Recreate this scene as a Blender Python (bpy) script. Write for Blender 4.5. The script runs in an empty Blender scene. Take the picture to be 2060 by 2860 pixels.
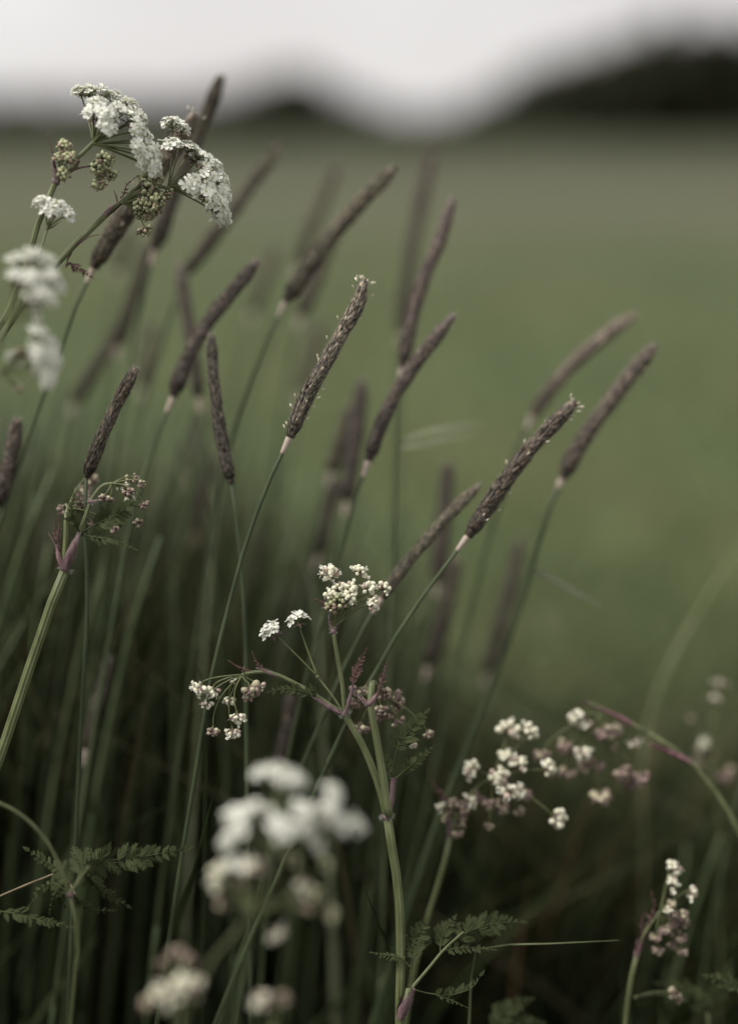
import bpy, math, random
import numpy as np
from mathutils import Vector, Matrix

random.seed(7)
RNG = np.random.default_rng(7)
scene = bpy.context.scene
C = scene.collection

# ------------------------------------------------------------------ camera
CAM_H, PITCH, LENS, FOCUS = 0.95, math.radians(15.0), 50.0, 0.65
cam_data = bpy.data.cameras.new('camera')
cam = bpy.data.objects.new('camera', cam_data)
C.objects.link(cam)
cam.location = (0, 0, CAM_H)
cam.rotation_euler = (math.pi / 2 - PITCH, 0, 0)
cam_data.sensor_fit = 'VERTICAL'
cam_data.sensor_height = 36.0
cam_data.lens = LENS
cam_data.clip_start, cam_data.clip_end = 0.02, 6000
cam_data.dof.use_dof = True
cam_data.dof.focus_distance = FOCUS
cam_data.dof.aperture_fstop = 1.45
scene.camera = cam

# ------------------------------------------------------------------ sky and sun (overcast)
SUN_EL, SUN_AZ = math.radians(58), math.radians(-104)      # azimuth from +Y towards +X
world = bpy.data.worlds.new('World')
scene.world = world
world.use_nodes = True
wn, wl = world.node_tree.nodes, world.node_tree.links
wn.clear()
sky = wn.new('ShaderNodeTexSky')
sky.sky_type = 'NISHITA'
sky.sun_disc = False
sky.sun_elevation = SUN_EL
sky.sun_rotation = SUN_AZ
sky.air_density, sky.dust_density, sky.ozone_density = 1.0, 4.0, 1.0
tc = wn.new('ShaderNodeTexCoord')
cl = wn.new('ShaderNodeTexNoise')
cl.inputs['Scale'].default_value = 3.2
cl.inputs['Detail'].default_value = 4
wl.new(tc.outputs['Generated'], cl.inputs['Vector'])
ramp = wn.new('ShaderNodeValToRGB')
ramp.color_ramp.elements[0].position, ramp.color_ramp.elements[0].color = 0.35, (2.72, 2.57, 2.55, 1)
ramp.color_ramp.elements[1].position, ramp.color_ramp.elements[1].color = 0.65, (3.40, 3.34, 3.28, 1)
wl.new(cl.outputs['Fac'], ramp.inputs['Fac'])
mx = wn.new('ShaderNodeMix')
mx.data_type = 'RGBA'
mx.inputs[0].default_value = 0.94
wl.new(sky.outputs['Color'], mx.inputs[6])
wl.new(ramp.outputs['Color'], mx.inputs[7])
bg = wn.new('ShaderNodeBackground')
bg.inputs['Strength'].default_value = 0.1
wl.new(mx.outputs[2], bg.inputs['Color'])
wo = wn.new('ShaderNodeOutputWorld')
wl.new(bg.outputs['Background'], wo.inputs['Surface'])

sun_data = bpy.data.lights.new('sun', 'SUN')
sun_data.energy = 1.5
sun_data.angle = math.radians(16)
sun_data.color = (1.0, 0.96, 0.9)
sun = bpy.data.objects.new('sun', sun_data)
C.objects.link(sun)
sd = Vector((math.sin(SUN_AZ) * math.cos(SUN_EL), math.cos(SUN_AZ) * math.cos(SUN_EL), math.sin(SUN_EL)))
sun.rotation_euler = (-sd).to_track_quat('-Z', 'Y').to_euler()

scene.view_settings.view_transform = 'Standard'
scene.view_settings.look = 'None'
scene.view_settings.exposure = 1.42
scene.view_settings.gamma = 1.0
scene.view_settings.use_curve_mapping = False
scene.render.engine = 'CYCLES'
cy = scene.cycles
cy.use_denoising = True
cy.max_bounces = 6
cy.diffuse_bounces = 3
cy.glossy_bounces = 2
cy.transmission_bounces = 3
cy.use_adaptive_sampling = False

# ------------------------------------------------------------------ photo pixel -> place
FPX = LENS / 36.0 * 2860.0
FWD = np.array([0, math.cos(PITCH), -math.sin(PITCH)])
UPV = np.array([0, math.sin(PITCH), math.cos(PITCH)])
RGT = np.array([1.0, 0, 0])
CAM = np.array([0, 0, CAM_H])

def at(sx, sy, d):
    return CAM + d * (FWD + RGT * (sx - 1030) / FPX + UPV * (1430 - sy) / FPX)

def crop(x0, y0, s):
    return lambda x, y: (x0 + x / s, y0 + y / s)
D = crop(0, 0, 1634 / 2060.0)
C4 = crop(500, 1500, 2.0425)
C5 = crop(0, 1250, 2.52)
C6 = crop(1150, 1850, 1.7956)
C7 = crop(0, 2150, 1.4209)
C8 = crop(50, 220, 2.5937)
C9 = crop(20, 2240, 2.7233)
C10 = crop(1000, 2350, 2.1787)
C1 = crop(0, 200, 2.2686)

# ------------------------------------------------------------------ materials
def material(name, col, col2=None, rough=0.6, scale=300.0, trans=0.0, spec=0.3, stretch=None, bump=0.0, sheen=0.0, tcol=None):
    m = bpy.data.materials.new(name)
    m.use_nodes = True
    n, l = m.node_tree.nodes, m.node_tree.links
    b = n['Principled BSDF']
    tint = n.new('ShaderNodeAttribute'); tint.attribute_name = 'tint'
    co = n.new('ShaderNodeTexCoord')
    mp = n.new('ShaderNodeMapping')
    if stretch: mp.inputs['Scale'].default_value = stretch
    l.new(co.outputs['Object'], mp.inputs['Vector'])
    no = n.new('ShaderNodeTexNoise')
    no.inputs['Scale'].default_value = scale
    no.inputs['Detail'].default_value = 3
    l.new(mp.outputs['Vector'], no.inputs['Vector'])
    r = n.new('ShaderNodeValToRGB')
    r.color_ramp.elements[0].position, r.color_ramp.elements[0].color = 0.33, (*col, 1)
    r.color_ramp.elements[1].position, r.color_ramp.elements[1].color = 0.67, (*(col2 or col), 1)
    l.new(no.outputs['Fac'], r.inputs['Fac'])
    mu = n.new('ShaderNodeMix'); mu.data_type = 'RGBA'; mu.blend_type = 'MULTIPLY'
    mu.inputs[0].default_value = 1.0
    l.new(r.outputs['Color'], mu.inputs[6]); l.new(tint.outputs['Color'], mu.inputs[7])
    l.new(mu.outputs[2], b.inputs['Base Color'])
    b.inputs['Roughness'].default_value = rough
    b.inputs['Specular IOR Level'].default_value = spec
    if sheen: b.inputs['Sheen Weight'].default_value = sheen
    if bump:
        bp = n.new('ShaderNodeBump'); bp.inputs['Strength'].default_value = bump
        bp.inputs['Distance'].default_value = 0.0003
        l.new(no.outputs['Fac'], bp.inputs['Height']); l.new(bp.outputs['Normal'], b.inputs['Normal'])
    if trans:
        t = n.new('ShaderNodeBsdfTranslucent')
        if tcol:
            mt = n.new('ShaderNodeMix'); mt.data_type = 'RGBA'; mt.blend_type = 'MULTIPLY'; mt.inputs[0].default_value = 1
            l.new(mu.outputs[2], mt.inputs[6]); mt.inputs[7].default_value = (*tcol, 1)
            l.new(mt.outputs[2], t.inputs['Color'])
        else:
            l.new(mu.outputs[2], t.inputs['Color'])
        s = n.new('ShaderNodeMixShader'); s.inputs['Fac'].default_value = trans
        l.new(b.outputs['BSDF'], s.inputs[1]); l.new(t.outputs['BSDF'], s.inputs[2])
        l.new(s.outputs['Shader'], n['Material Output'].inputs['Surface'])
    return m

M = dict(
    spike=material('foxtail_spikelets', (0.036, 0.030, 0.026), (0.160, 0.138, 0.122), 0.95, 500, 0.0, 0.12),
    awn=material('foxtail_awns', (0.34, 0.31, 0.28), (0.50, 0.47, 0.43), 0.8, 300, 0.15, 0.1),
    collar=material('foxtail_collar', (0.36, 0.31, 0.26), (0.46, 0.40, 0.34), 0.6, 250, 0.1),
    gstem=material('grass_stem', (0.038, 0.054, 0.024), (0.070, 0.090, 0.042), 0.55, 120, 0.1, 0.3, (1, 1, 0.15)),
    blade=material('grass_blade', (0.036, 0.048, 0.021), (0.072, 0.090, 0.042), 0.5, 90, 0.3, 0.3, (1, 1, 0.2)),
    pale=material('pale_grass_blade', (0.17, 0.20, 0.11), (0.25, 0.27, 0.17), 0.5, 60, 0.3),
    pstem=material('parsley_stem', (0.085, 0.102, 0.042), (0.145, 0.162, 0.078), 0.5, 260, 0.06, 0.35, (1, 1, 0.12), 0.2),
    sheath=material('parsley_sheath', (0.075, 0.042, 0.045), (0.175, 0.120, 0.120), 0.6, 420, 0.08, 0.3, (1, 1, 0.25), 0.3),
    hair=material('white_hairs', (0.55, 0.53, 0.50), None, 0.6, 100, 0.3),
    petal=material('white_petal', (0.82, 0.83, 0.74), (0.90, 0.90, 0.84), 0.6, 700, 0.30, 0.2),
    bud=material('cream_bud', (0.70, 0.68, 0.50), (0.84, 0.82, 0.66), 0.55, 900, 0.12, 0.3),
    gbud=material('green_bud', (0.33, 0.35, 0.19), (0.56, 0.57, 0.36), 0.55, 900, 0.12, 0.3),
    bract=material('purple_bract', (0.12, 0.078, 0.075), (0.25, 0.180, 0.165), 0.6, 700, 0.2, 0.2),
    leaf=material('parsley_leaf', (0.034, 0.048, 0.020), (0.085, 0.100, 0.042), 0.65, 260, 0.25, 0.15, None, 0.4),
    pleaf=material('purple_leaf', (0.085, 0.045, 0.042), (0.140, 0.082, 0.072), 0.5, 260, 0.2, 0.3, None, 0.4),
    dead=material('dry_straw', (0.15, 0.12, 0.075), (0.25, 0.20, 0.13), 0.7, 100, 0.2),
    foliage=material('woodland_leaves', (0.022, 0.028, 0.013), (0.050, 0.052, 0.024), 0.7, 0.25, 0.12, 0.2),
    bark=material('bark', (0.06, 0.05, 0.04), (0.10, 0.085, 0.07), 0.9, 8),
)

# ------------------------------------------------------------------ mesh builder
class MB:
    def __init__(s):
        s.v, s.q, s.t, s.n, s.c = [], [], [], 0, []
    def add(s, v, quads=None, tris=None, mat=0, tint=(1, 1, 1)):
        v = np.asarray(v, float).reshape(-1, 3)
        if quads is not None and len(quads):
            s.q.append((np.asarray(quads, int).reshape(-1, 4) + s.n, mat))
        if tris is not None and len(tris):
            s.t.append((np.asarray(tris, int).reshape(-1, 3) + s.n, mat))
        tint = np.asarray(tint, float)
        s.c.append(np.broadcast_to(tint, (len(v), 3)) if tint.ndim == 1 else tint)
        s.v.append(v); s.n += len(v)
        return s
    def inst(s, tmpl, R, T, mat=0, tints=None):
        tv, tq, tt = tmpl
        m, k = len(T), len(tv)
        if m == 0: return s
        V = np.einsum('mij,kj->mki', R, tv) + T[:, None, :]
        off = (np.arange(m) * k)[:, None, None]
        q = (tq[None] + off).reshape(-1, 4) if len(tq) else None
        t = (tt[None] + off).reshape(-1, 3) if len(tt) else None
        c = np.ones((m * k, 3)) if tints is None else np.repeat(tints, k, axis=0)
        return s.add(V.reshape(-1, 3), q, t, mat, c)
    def mesh(s, name, mats, origin=(0, 0, 0), smooth=True):
        me = bpy.data.meshes.new(name)
        v = np.concatenate(s.v) - np.asarray(origin, float)
        me.vertices.add(len(v)); me.vertices.foreach_set('co', v.astype(np.float32).ravel())
        li, ls, lt, mi, pos = [], [], [], [], 0
        for arr, w in ((s.q, 4), (s.t, 3)):
            for f, mt in arr:
                li.append(f.ravel()); ls.append(pos + np.arange(len(f)) * w)
                lt.append(np.full(len(f), w)); mi.append(np.full(len(f), mt)); pos += f.size
        li = np.concatenate(li); ls = np.concatenate(ls); lt = np.concatenate(lt); mi = np.concatenate(mi)
        me.loops.add(len(li)); me.loops.foreach_set('vertex_index', li.astype(np.int32))
        me.polygons.add(len(ls)); me.polygons.foreach_set('loop_start', ls.astype(np.int32))
        me.polygons.foreach_set('loop_total', lt.astype(np.int32))
        me.polygons.foreach_set('material_index', mi.astype(np.int32))
        me.polygons.foreach_set('use_smooth', np.full(len(ls), smooth))
        a = me.color_attributes.new('tint', 'FLOAT_COLOR', 'POINT')
        cc = np.ones((len(v), 4), np.float32); cc[:, :3] = np.concatenate(s.c)
        a.data.foreach_set('color', cc.ravel())
        for m in mats: me.materials.append(M[m] if isinstance(m, str) else m)
        me.update(calc_edges=True); me.validate()
        return me
    def build(s, name, mats, parent=None, origin=(0, 0, 0), smooth=True):
        o = bpy.data.objects.new(name, s.mesh(name, mats, origin, smooth))
        C.objects.link(o)
        if parent is not None: o.parent = parent
        return o

def unit(v):
    v = np.asarray(v, float); return v / (np.linalg.norm(v, axis=-1, keepdims=True) + 1e-12)

def smooth_path(pts, n):
    """Catmull-Rom through pts, n samples evenly along it."""
    p = np.asarray(pts, float)
    if len(p) == 2:
        dense = p[0] + (p[1] - p[0]) * np.linspace(0, 1, 30)[:, None]
    else:
        e = np.vstack([2 * p[0] - p[1], p, 2 * p[-1] - p[-2]])
        out = []
        u = np.linspace(0, 1, 16, endpoint=False)[:, None]
        for i in range(len(p) - 1):
            a, b, c, d = e[i:i + 4]
            out.append(0.5 * (2 * b + (c - a) * u + (2 * a - 5 * b + 4 * c - d) * u ** 2 + (3 * b - a - 3 * c + d) * u ** 3))
        dense = np.vstack(out + [p[-1:]])
    seg = np.r_[0, np.cumsum(np.linalg.norm(np.diff(dense, axis=0), axis=1))]
    t = np.linspace(0, seg[-1], n)
    return np.stack([np.interp(t, seg, dense[:, k]) for k in range(3)], 1)

def frames(path):
    t = unit(np.gradient(path, axis=0))
    ref = np.array([0.3, 1, 0.2]); u = ref - t[0] * ref.dot(t[0]); u /= np.linalg.norm(u)
    U = []
    for k in range(len(path)):
        u = u - t[k] * u.dot(t[k]); u = u / np.linalg.norm(u); U.append(u)
    U = np.array(U); return t, U, np.cross(t, U)

def tube(mb, path, rad, seg=8, mat=0, rib=0.0, nrib=8, tint=(1, 1, 1), cap=True):
    path = np.asarray(path); n = len(path)
    rad = np.broadcast_to(np.asarray(rad, float), (n,))
    t, U, W = frames(path)
    a = np.linspace(0, 2 * np.pi, seg, endpoint=False)
    rr = 1 + rib * np.cos(nrib * a)
    V = path[:, None] + rad[:, None, None] * rr[None, :, None] * (np.cos(a)[None, :, None] * U[:, None] + np.sin(a)[None, :, None] * W[:, None])
    i, j = np.meshgrid(np.arange(n - 1), np.arange(seg), indexing='ij')
    q = np.stack([i * seg + j, i * seg + (j + 1) % seg, (i + 1) * seg + (j + 1) % seg, (i + 1) * seg + j], -1).reshape(-1, 4)
    V = V.reshape(-1, 3)
    if cap:
        k = np.arange(seg)
        V = np.vstack([V, path[0] - t[0] * rad[0] * .4, path[-1] + t[-1] * rad[-1] * .5])
        tr = np.vstack([np.stack([(k + 1) % seg, k, np.full(seg, n * seg)], 1),
                        np.stack([(n - 1) * seg + k, (n - 1) * seg + (k + 1) % seg, np.full(seg, n * seg + 1)], 1)])
        return mb.add(V, q, tr, mat, tint)
    return mb.add(V, q, None, mat, tint)

def lathe_t(rows, seg, flat=1.0, lobes=0, lob=0.0):
    """closed body along +Z from (z, r) rows: first and last rows are points"""
    a = np.linspace(0, 2 * np.pi, seg, endpoint=False)
    V = [[0, 0, rows[0][0]]]
    for z, r in rows[1:-1]:
        rr = r * (1 + lob * np.cos(lobes * a))
        V += [[x, y * flat, z] for x, y in zip(rr * np.cos(a), rr * np.sin(a))]
    V.append([0, 0, rows[-1][0]])
    nr = len(rows) - 2; q, t = [], []
    for j in range(seg):
        k = (j + 1) % seg
        t.append([0, 1 + k, 1 + j]); last = 1 + (nr - 1) * seg
        t.append([last + j, last + k, 1 + nr * seg])
        for i in range(nr - 1):
            b0, b1 = 1 + i * seg, 1 + (i + 1) * seg
            q.append([b0 + j, b0 + k, b1 + k, b1 + j])
    return np.array(V, float), np.array(q, int).reshape(-1, 4), np.array(t, int).reshape(-1, 3)

T_SPIKELET = lathe_t([(0, 0), (.18, .36), (.5, .5), (.82, .28), (1.05, 0)], 5, 0.42)
T_BALL = lathe_t([(-.5, 0), (-.4, .3), (-.1, .49), (.2, .46), (.42, .27), (.5, 0)], 7)
T_BUD = lathe_t([(-.5, 0), (-.36, .3), (-.05, .5), (.25, .47), (.43, .26), (.30, 0)], 10, .9, 5, .17)
T_AWN = (np.array([[-.5, 0, 0], [.5, 0, 0], [0, 0, 1.0]]), np.zeros((0, 4), int), np.array([[0, 1, 2]]))
# cupped notched petal, root at origin, along +X, normal +Z
T_PETAL = (np.array([[0, 0, 0], [.35, -.22, .05], [.35, .22, .05], [.75, -.42, .08], [.75, .42, .08], [.72, 0, .0],
                     [1.0, -.26, .02], [1.0, .26, .02], [.9, 0, -.03]], float),
           np.array([[0, 1, 5, 2], [1, 3, 6, 5], [2, 5, 7, 4]]), np.array([[5, 6, 8], [5, 8, 7]]))
T_BRACT = (np.array([[0, 0, 0], [.3, -.2, .06], [.3, .2, .06], [.35, 0, -.02], [.7, -.14, .05], [.7, .14, .05], [1, 0, 0]], float),
           np.array([[0, 1, 3, 2], [1, 4, 6, 3], [2, 3, 6, 5]]), np.zeros((0, 3), int))

def basis(z, roll=None, rng=RNG):
    """rotation matrices (m,3,3) whose columns are x, y, z for unit z (m,3)"""
    z = unit(z); m = len(z)
    r = np.where(np.abs(z[:, 2:3]) > .9, np.array([[1., 0, 0]]), np.array([[0, 0, 1.]]))
    x = unit(np.cross(r, z)); y = np.cross(z, x)
    a = rng.uniform(0, 2 * np.pi, m) if roll is None else np.broadcast_to(roll, (m,))
    c, s = np.cos(a)[:, None], np.sin(a)[:, None]
    return np.stack([x * c + y * s, -x * s + y * c, z], -1)

# ------------------------------------------------------------------ things
def tag(o, label, cat, group=None, kind=None):
    if label: o['label'] = label
    if cat: o['category'] = cat
    if group: o['group'] = group
    if kind: o['kind'] = kind
    return o

def thing(name, base, label, cat, group=None):
    o = bpy.data.objects.new(name, None)
    o.empty_display_size = 0.02
    C.objects.link(o)
    o.location = base
    return tag(o, label, cat, group, 'thing')

def to_ground(pts, lean=0.45):
    """carry a stem that leaves the frame down to the soil at z = 0"""
    p = [np.asarray(q, float) for q in pts]
    v = unit(p[-1] - p[-2]); v = v / max(.25, -v[2]) if v[2] < 0 else np.array([0, 0, -1.])
    z = p[-1][2]
    if z > 0.02:
        lat = np.array([v[0], v[1], 0]) * min(1.0, lean * 1.9)
        q = p[-1]
        for fz, fl in ((.22, .92), (.26, .72), (.28, .45), (.24, .2)):
            q = q + lat * z * fz * fl - np.array([0, 0, z * fz])
            p.append(q.copy())
        p[-1][2] = -0.015
    return p

def ribbon(mb, path, width, normal=(0, -1, .4), mat=0, fold=.25, tint=(1, 1, 1), prof=None):
    path = np.asarray(path); n = len(path)
    t = unit(np.gradient(path, axis=0))
    side = unit(np.cross(t, np.asarray(normal, float)))
    nn = np.cross(side, t)
    u = np.linspace(0, 1, n)
    w = width * (prof(u) if prof else np.minimum(1, (1 - u) * 2.2 + .04) * np.minimum(1, .5 + u * 4))
    w = np.broadcast_to(w, (n,))[:, None]
    th = 0.00012
    L = path + side * w * .5 + nn * w * fold; R_ = path - side * w * .5 + nn * w * fold
    V = np.stack([L, path, R_, path - nn * th], 1).reshape(-1, 3)
    i = np.arange(n - 1) * 4
    q = np.concatenate([np.stack([i + a, i + b, i + 4 + b, i + 4 + a], 1) for a, b in ((0, 1), (1, 2), (2, 3), (3, 0))])
    return mb.add(V, q, None, mat, tint)

# --- foxtail grass -------------------------------------------------
def foxtail(label, tip, d, stem, R=3.2, group='foxtail grasses', kind='normal', collar=True, leaf=None, stemr=1.05, lean=.45, n=None, dark=1.0, rag=0.0):
    """tip: display pixels along the spike from tip to base, d: distance, stem: pixels on down"""
    dd = d if isinstance(d, (tuple, list)) else (d, d)
    k = len(tip)
    sp = [at(*D(*p), dd[0] + (dd[1] - dd[0]) * i / (k - 1)) for i, p in enumerate(tip)]
    st = [sp[-1]] + [at(*D(*p[:2]), p[2] if len(p) > 2 else dd[1]) for p in stem]
    full = to_ground(st, lean)
    base = np.array([full[-1][0], full[-1][1], 0.0])
    root = thing('foxtail_grass', base, label, 'grass', group)
    axis = smooth_path(sp[::-1], 40)                       # base -> tip
    L = np.linalg.norm(np.diff(axis, axis=0), axis=1).sum()
    R = R * .00150
    rng = np.random.default_rng(abs(hash(label)) % 9999 if False else int(tip[0][0] * 7 + tip[0][1]))
    t_, U, W = frames(axis)
    mb = MB()
    own = dark * rng.uniform(.78, 1.3) * np.array([1, rng.uniform(.95, 1.08), rng.uniform(.85, 1.0)])
    u = np.linspace(0, 1, 40)
    prof = np.clip(u / .06, .45, 1) ** .7 * np.clip((1.03 - u) / .16, .40, 1) ** .6 * (1.04 - .16 * u) * (1 + .06 * np.sin(u * 23 + rng.uniform(0, 6)) + .05 * np.sin(u * 9 + rng.uniform(0, 6))) * rng.uniform(.92, 1.1)
    tube(mb, axis, R * .70 * prof, 7, 0, tint=(.75, .72, .7))
    m = n or int(L / (.000075 if dd[0] < .72 else .00011))
    tt = np.sort(rng.uniform(0.0, .985, m))
    ang = np.arange(m) * 2.39996 + rng.normal(0, .25, m)
    ki = tt * 39
    P = np.stack([np.interp(ki, np.arange(40), axis[:, c]) for c in range(3)], 1)
    TT = unit(np.stack([np.interp(ki, np.arange(40), t_[:, c]) for c in range(3)], 1))
    UU = np.stack([np.interp(ki, np.arange(40), U[:, c]) for c in range(3)], 1)
    WW = np.stack([np.interp(ki, np.arange(40), W[:, c]) for c in range(3)], 1)
    rad = UU * np.cos(ang)[:, None] + WW * np.sin(ang)[:, None]
    pr = np.interp(tt, u, prof)[:, None] * R
    spread = (.11 + rng.normal(0, .05, m) + rag * .25 * (rng.random(m) < .2))[:, None]
    dirn = unit(TT + rad * spread)
    ln = rng.uniform(.0026, .0036, m)[:, None] * np.clip(pr / R + .25, .5, 1)
    wd = rng.uniform(.0010, .0015, m)[:, None] * np.clip(pr / R + .2, .5, 1)
    B = basis(dirn, rng=rng)
    # turn the flat side outwards
    y = unit(rad - dirn * (rad * dirn).sum(1, keepdims=True)); x = np.cross(y, dirn)
    B = np.stack([x * wd, y * wd, dirn * ln], -1)
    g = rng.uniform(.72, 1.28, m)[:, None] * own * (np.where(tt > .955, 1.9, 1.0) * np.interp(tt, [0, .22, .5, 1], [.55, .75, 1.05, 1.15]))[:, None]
    cvar = np.where(rng.random((m, 1)) < .25, np.array([[1.25, 1.22, 1.08]]), np.array([[1., .97, 1.]]))
    cvar = np.where(rng.random((m, 1)) < (.12 if not rag else .3), np.array([[1.9, 1.75, 1.65]]), cvar)
    T = P + rad * (pr * .72) - dirn * ln * .25
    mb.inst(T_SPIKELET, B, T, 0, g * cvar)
    # awns: a fine pale bristle past each spikelet's tip
    sel = rng.random(m) < .9
    al = rng.uniform(.0015, .0034, m)[:, None]
    ad = unit(dirn + rad * .18 + rng.normal(0, .10, (m, 3)))
    BA = np.stack([x * .00022, y * .00022, ad * al], -1)
    mb.inst(T_AWN, BA[sel], (T + dirn * ln * .95)[sel], 1, np.repeat(rng.uniform(.6, 1.1, m)[sel, None], 3, 1))
    if rag:      # a few open pale anthers
        ks = rng.choice(m, int(26 * rag), replace=False)
        ks = np.r_[ks, np.argsort(-tt)[:int(10 * rag)]]
        od = unit(dirn[ks] + rad[ks] * rng.uniform(.3, 1.2, (len(ks), 1)))
        Bz = basis(od, rng=rng) * np.array([.0007, .0007, .0022])[None, None, :]
        mb.inst(T_BALL, Bz, T[ks] + od * .0038, 1, np.tile([[1.7, 1.65, 1.45]], (len(ks), 1)))
    mb.build('spike', ['spike', 'awn'], root, base)
    # stem, thinner towards the head
    path = smooth_path(full, 44)
    sb = MB()
    tube(sb, path, np.linspace(stemr * .9, stemr * 1.7, 44) * .001, 7, 0, tint=np.array([1, 1, 1.]) * rng.uniform(.8, 1.15))
    s_o = sb.build('stem', ['gstem'], root, base)
    if collar:
        cb = MB(); cp = smooth_path([axis[0] + (axis[1] - axis[0]) * .6, axis[0], path[1], path[2]], 8)
        cn = cp[0] + unit(cp[-1] - cp[0]) * np.linspace(0, .0085, 8)[:, None]
        if len(stem):
            ll = np.linspace(0, .0085, 8)
            seg = np.r_[0, np.cumsum(np.linalg.norm(np.diff(path, axis=0), axis=1))]
            cn = np.stack([np.interp(ll, seg, path[:, c]) for c in range(3)], 1)
        tube(cb, cn, np.array([1.5, 1.7, 1.65, 1.5, 1.4, 1.3, 1.2, 1.15]) * .001, 8, 0, tint=(1, .96, .95))
        cb.build('collar', ['collar'], root, base)
    # a stem leaf lower down with its sheath
    for lf in (leaf or []):
        lp = [at(*D(*q[:2]), q[2]) for q in lf]
        lb = MB(); ribbon(lb, smooth_path(lp, 18), .0048, (-.3, -.6, .8), mat=0)
        lb.build('leaf_blade', ['pale'], root, base)
    k0 = 16
    sh = MB(); tube(sh, path[k0:k0 + 14], np.linspace(stemr * 1.4, stemr * 2.1, 14) * .001, 7, 0, tint=(.9, .95, .85))
    sh.build('leaf_sheath', ['gstem'], root, base)
    nb = MB(); tube(nb, path[k0 + 13] + (path[k0 + 14] - path[k0 + 13])[None] * np.linspace(-.08, .25, 5)[:, None], np.array([1.9, 2.4, 2.5, 2.3, 1.9]) * stemr * .001, 8, 0, tint=(.7, .55, .5))
    nb.build('node', ['gstem'], root, base)
    return root

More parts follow.
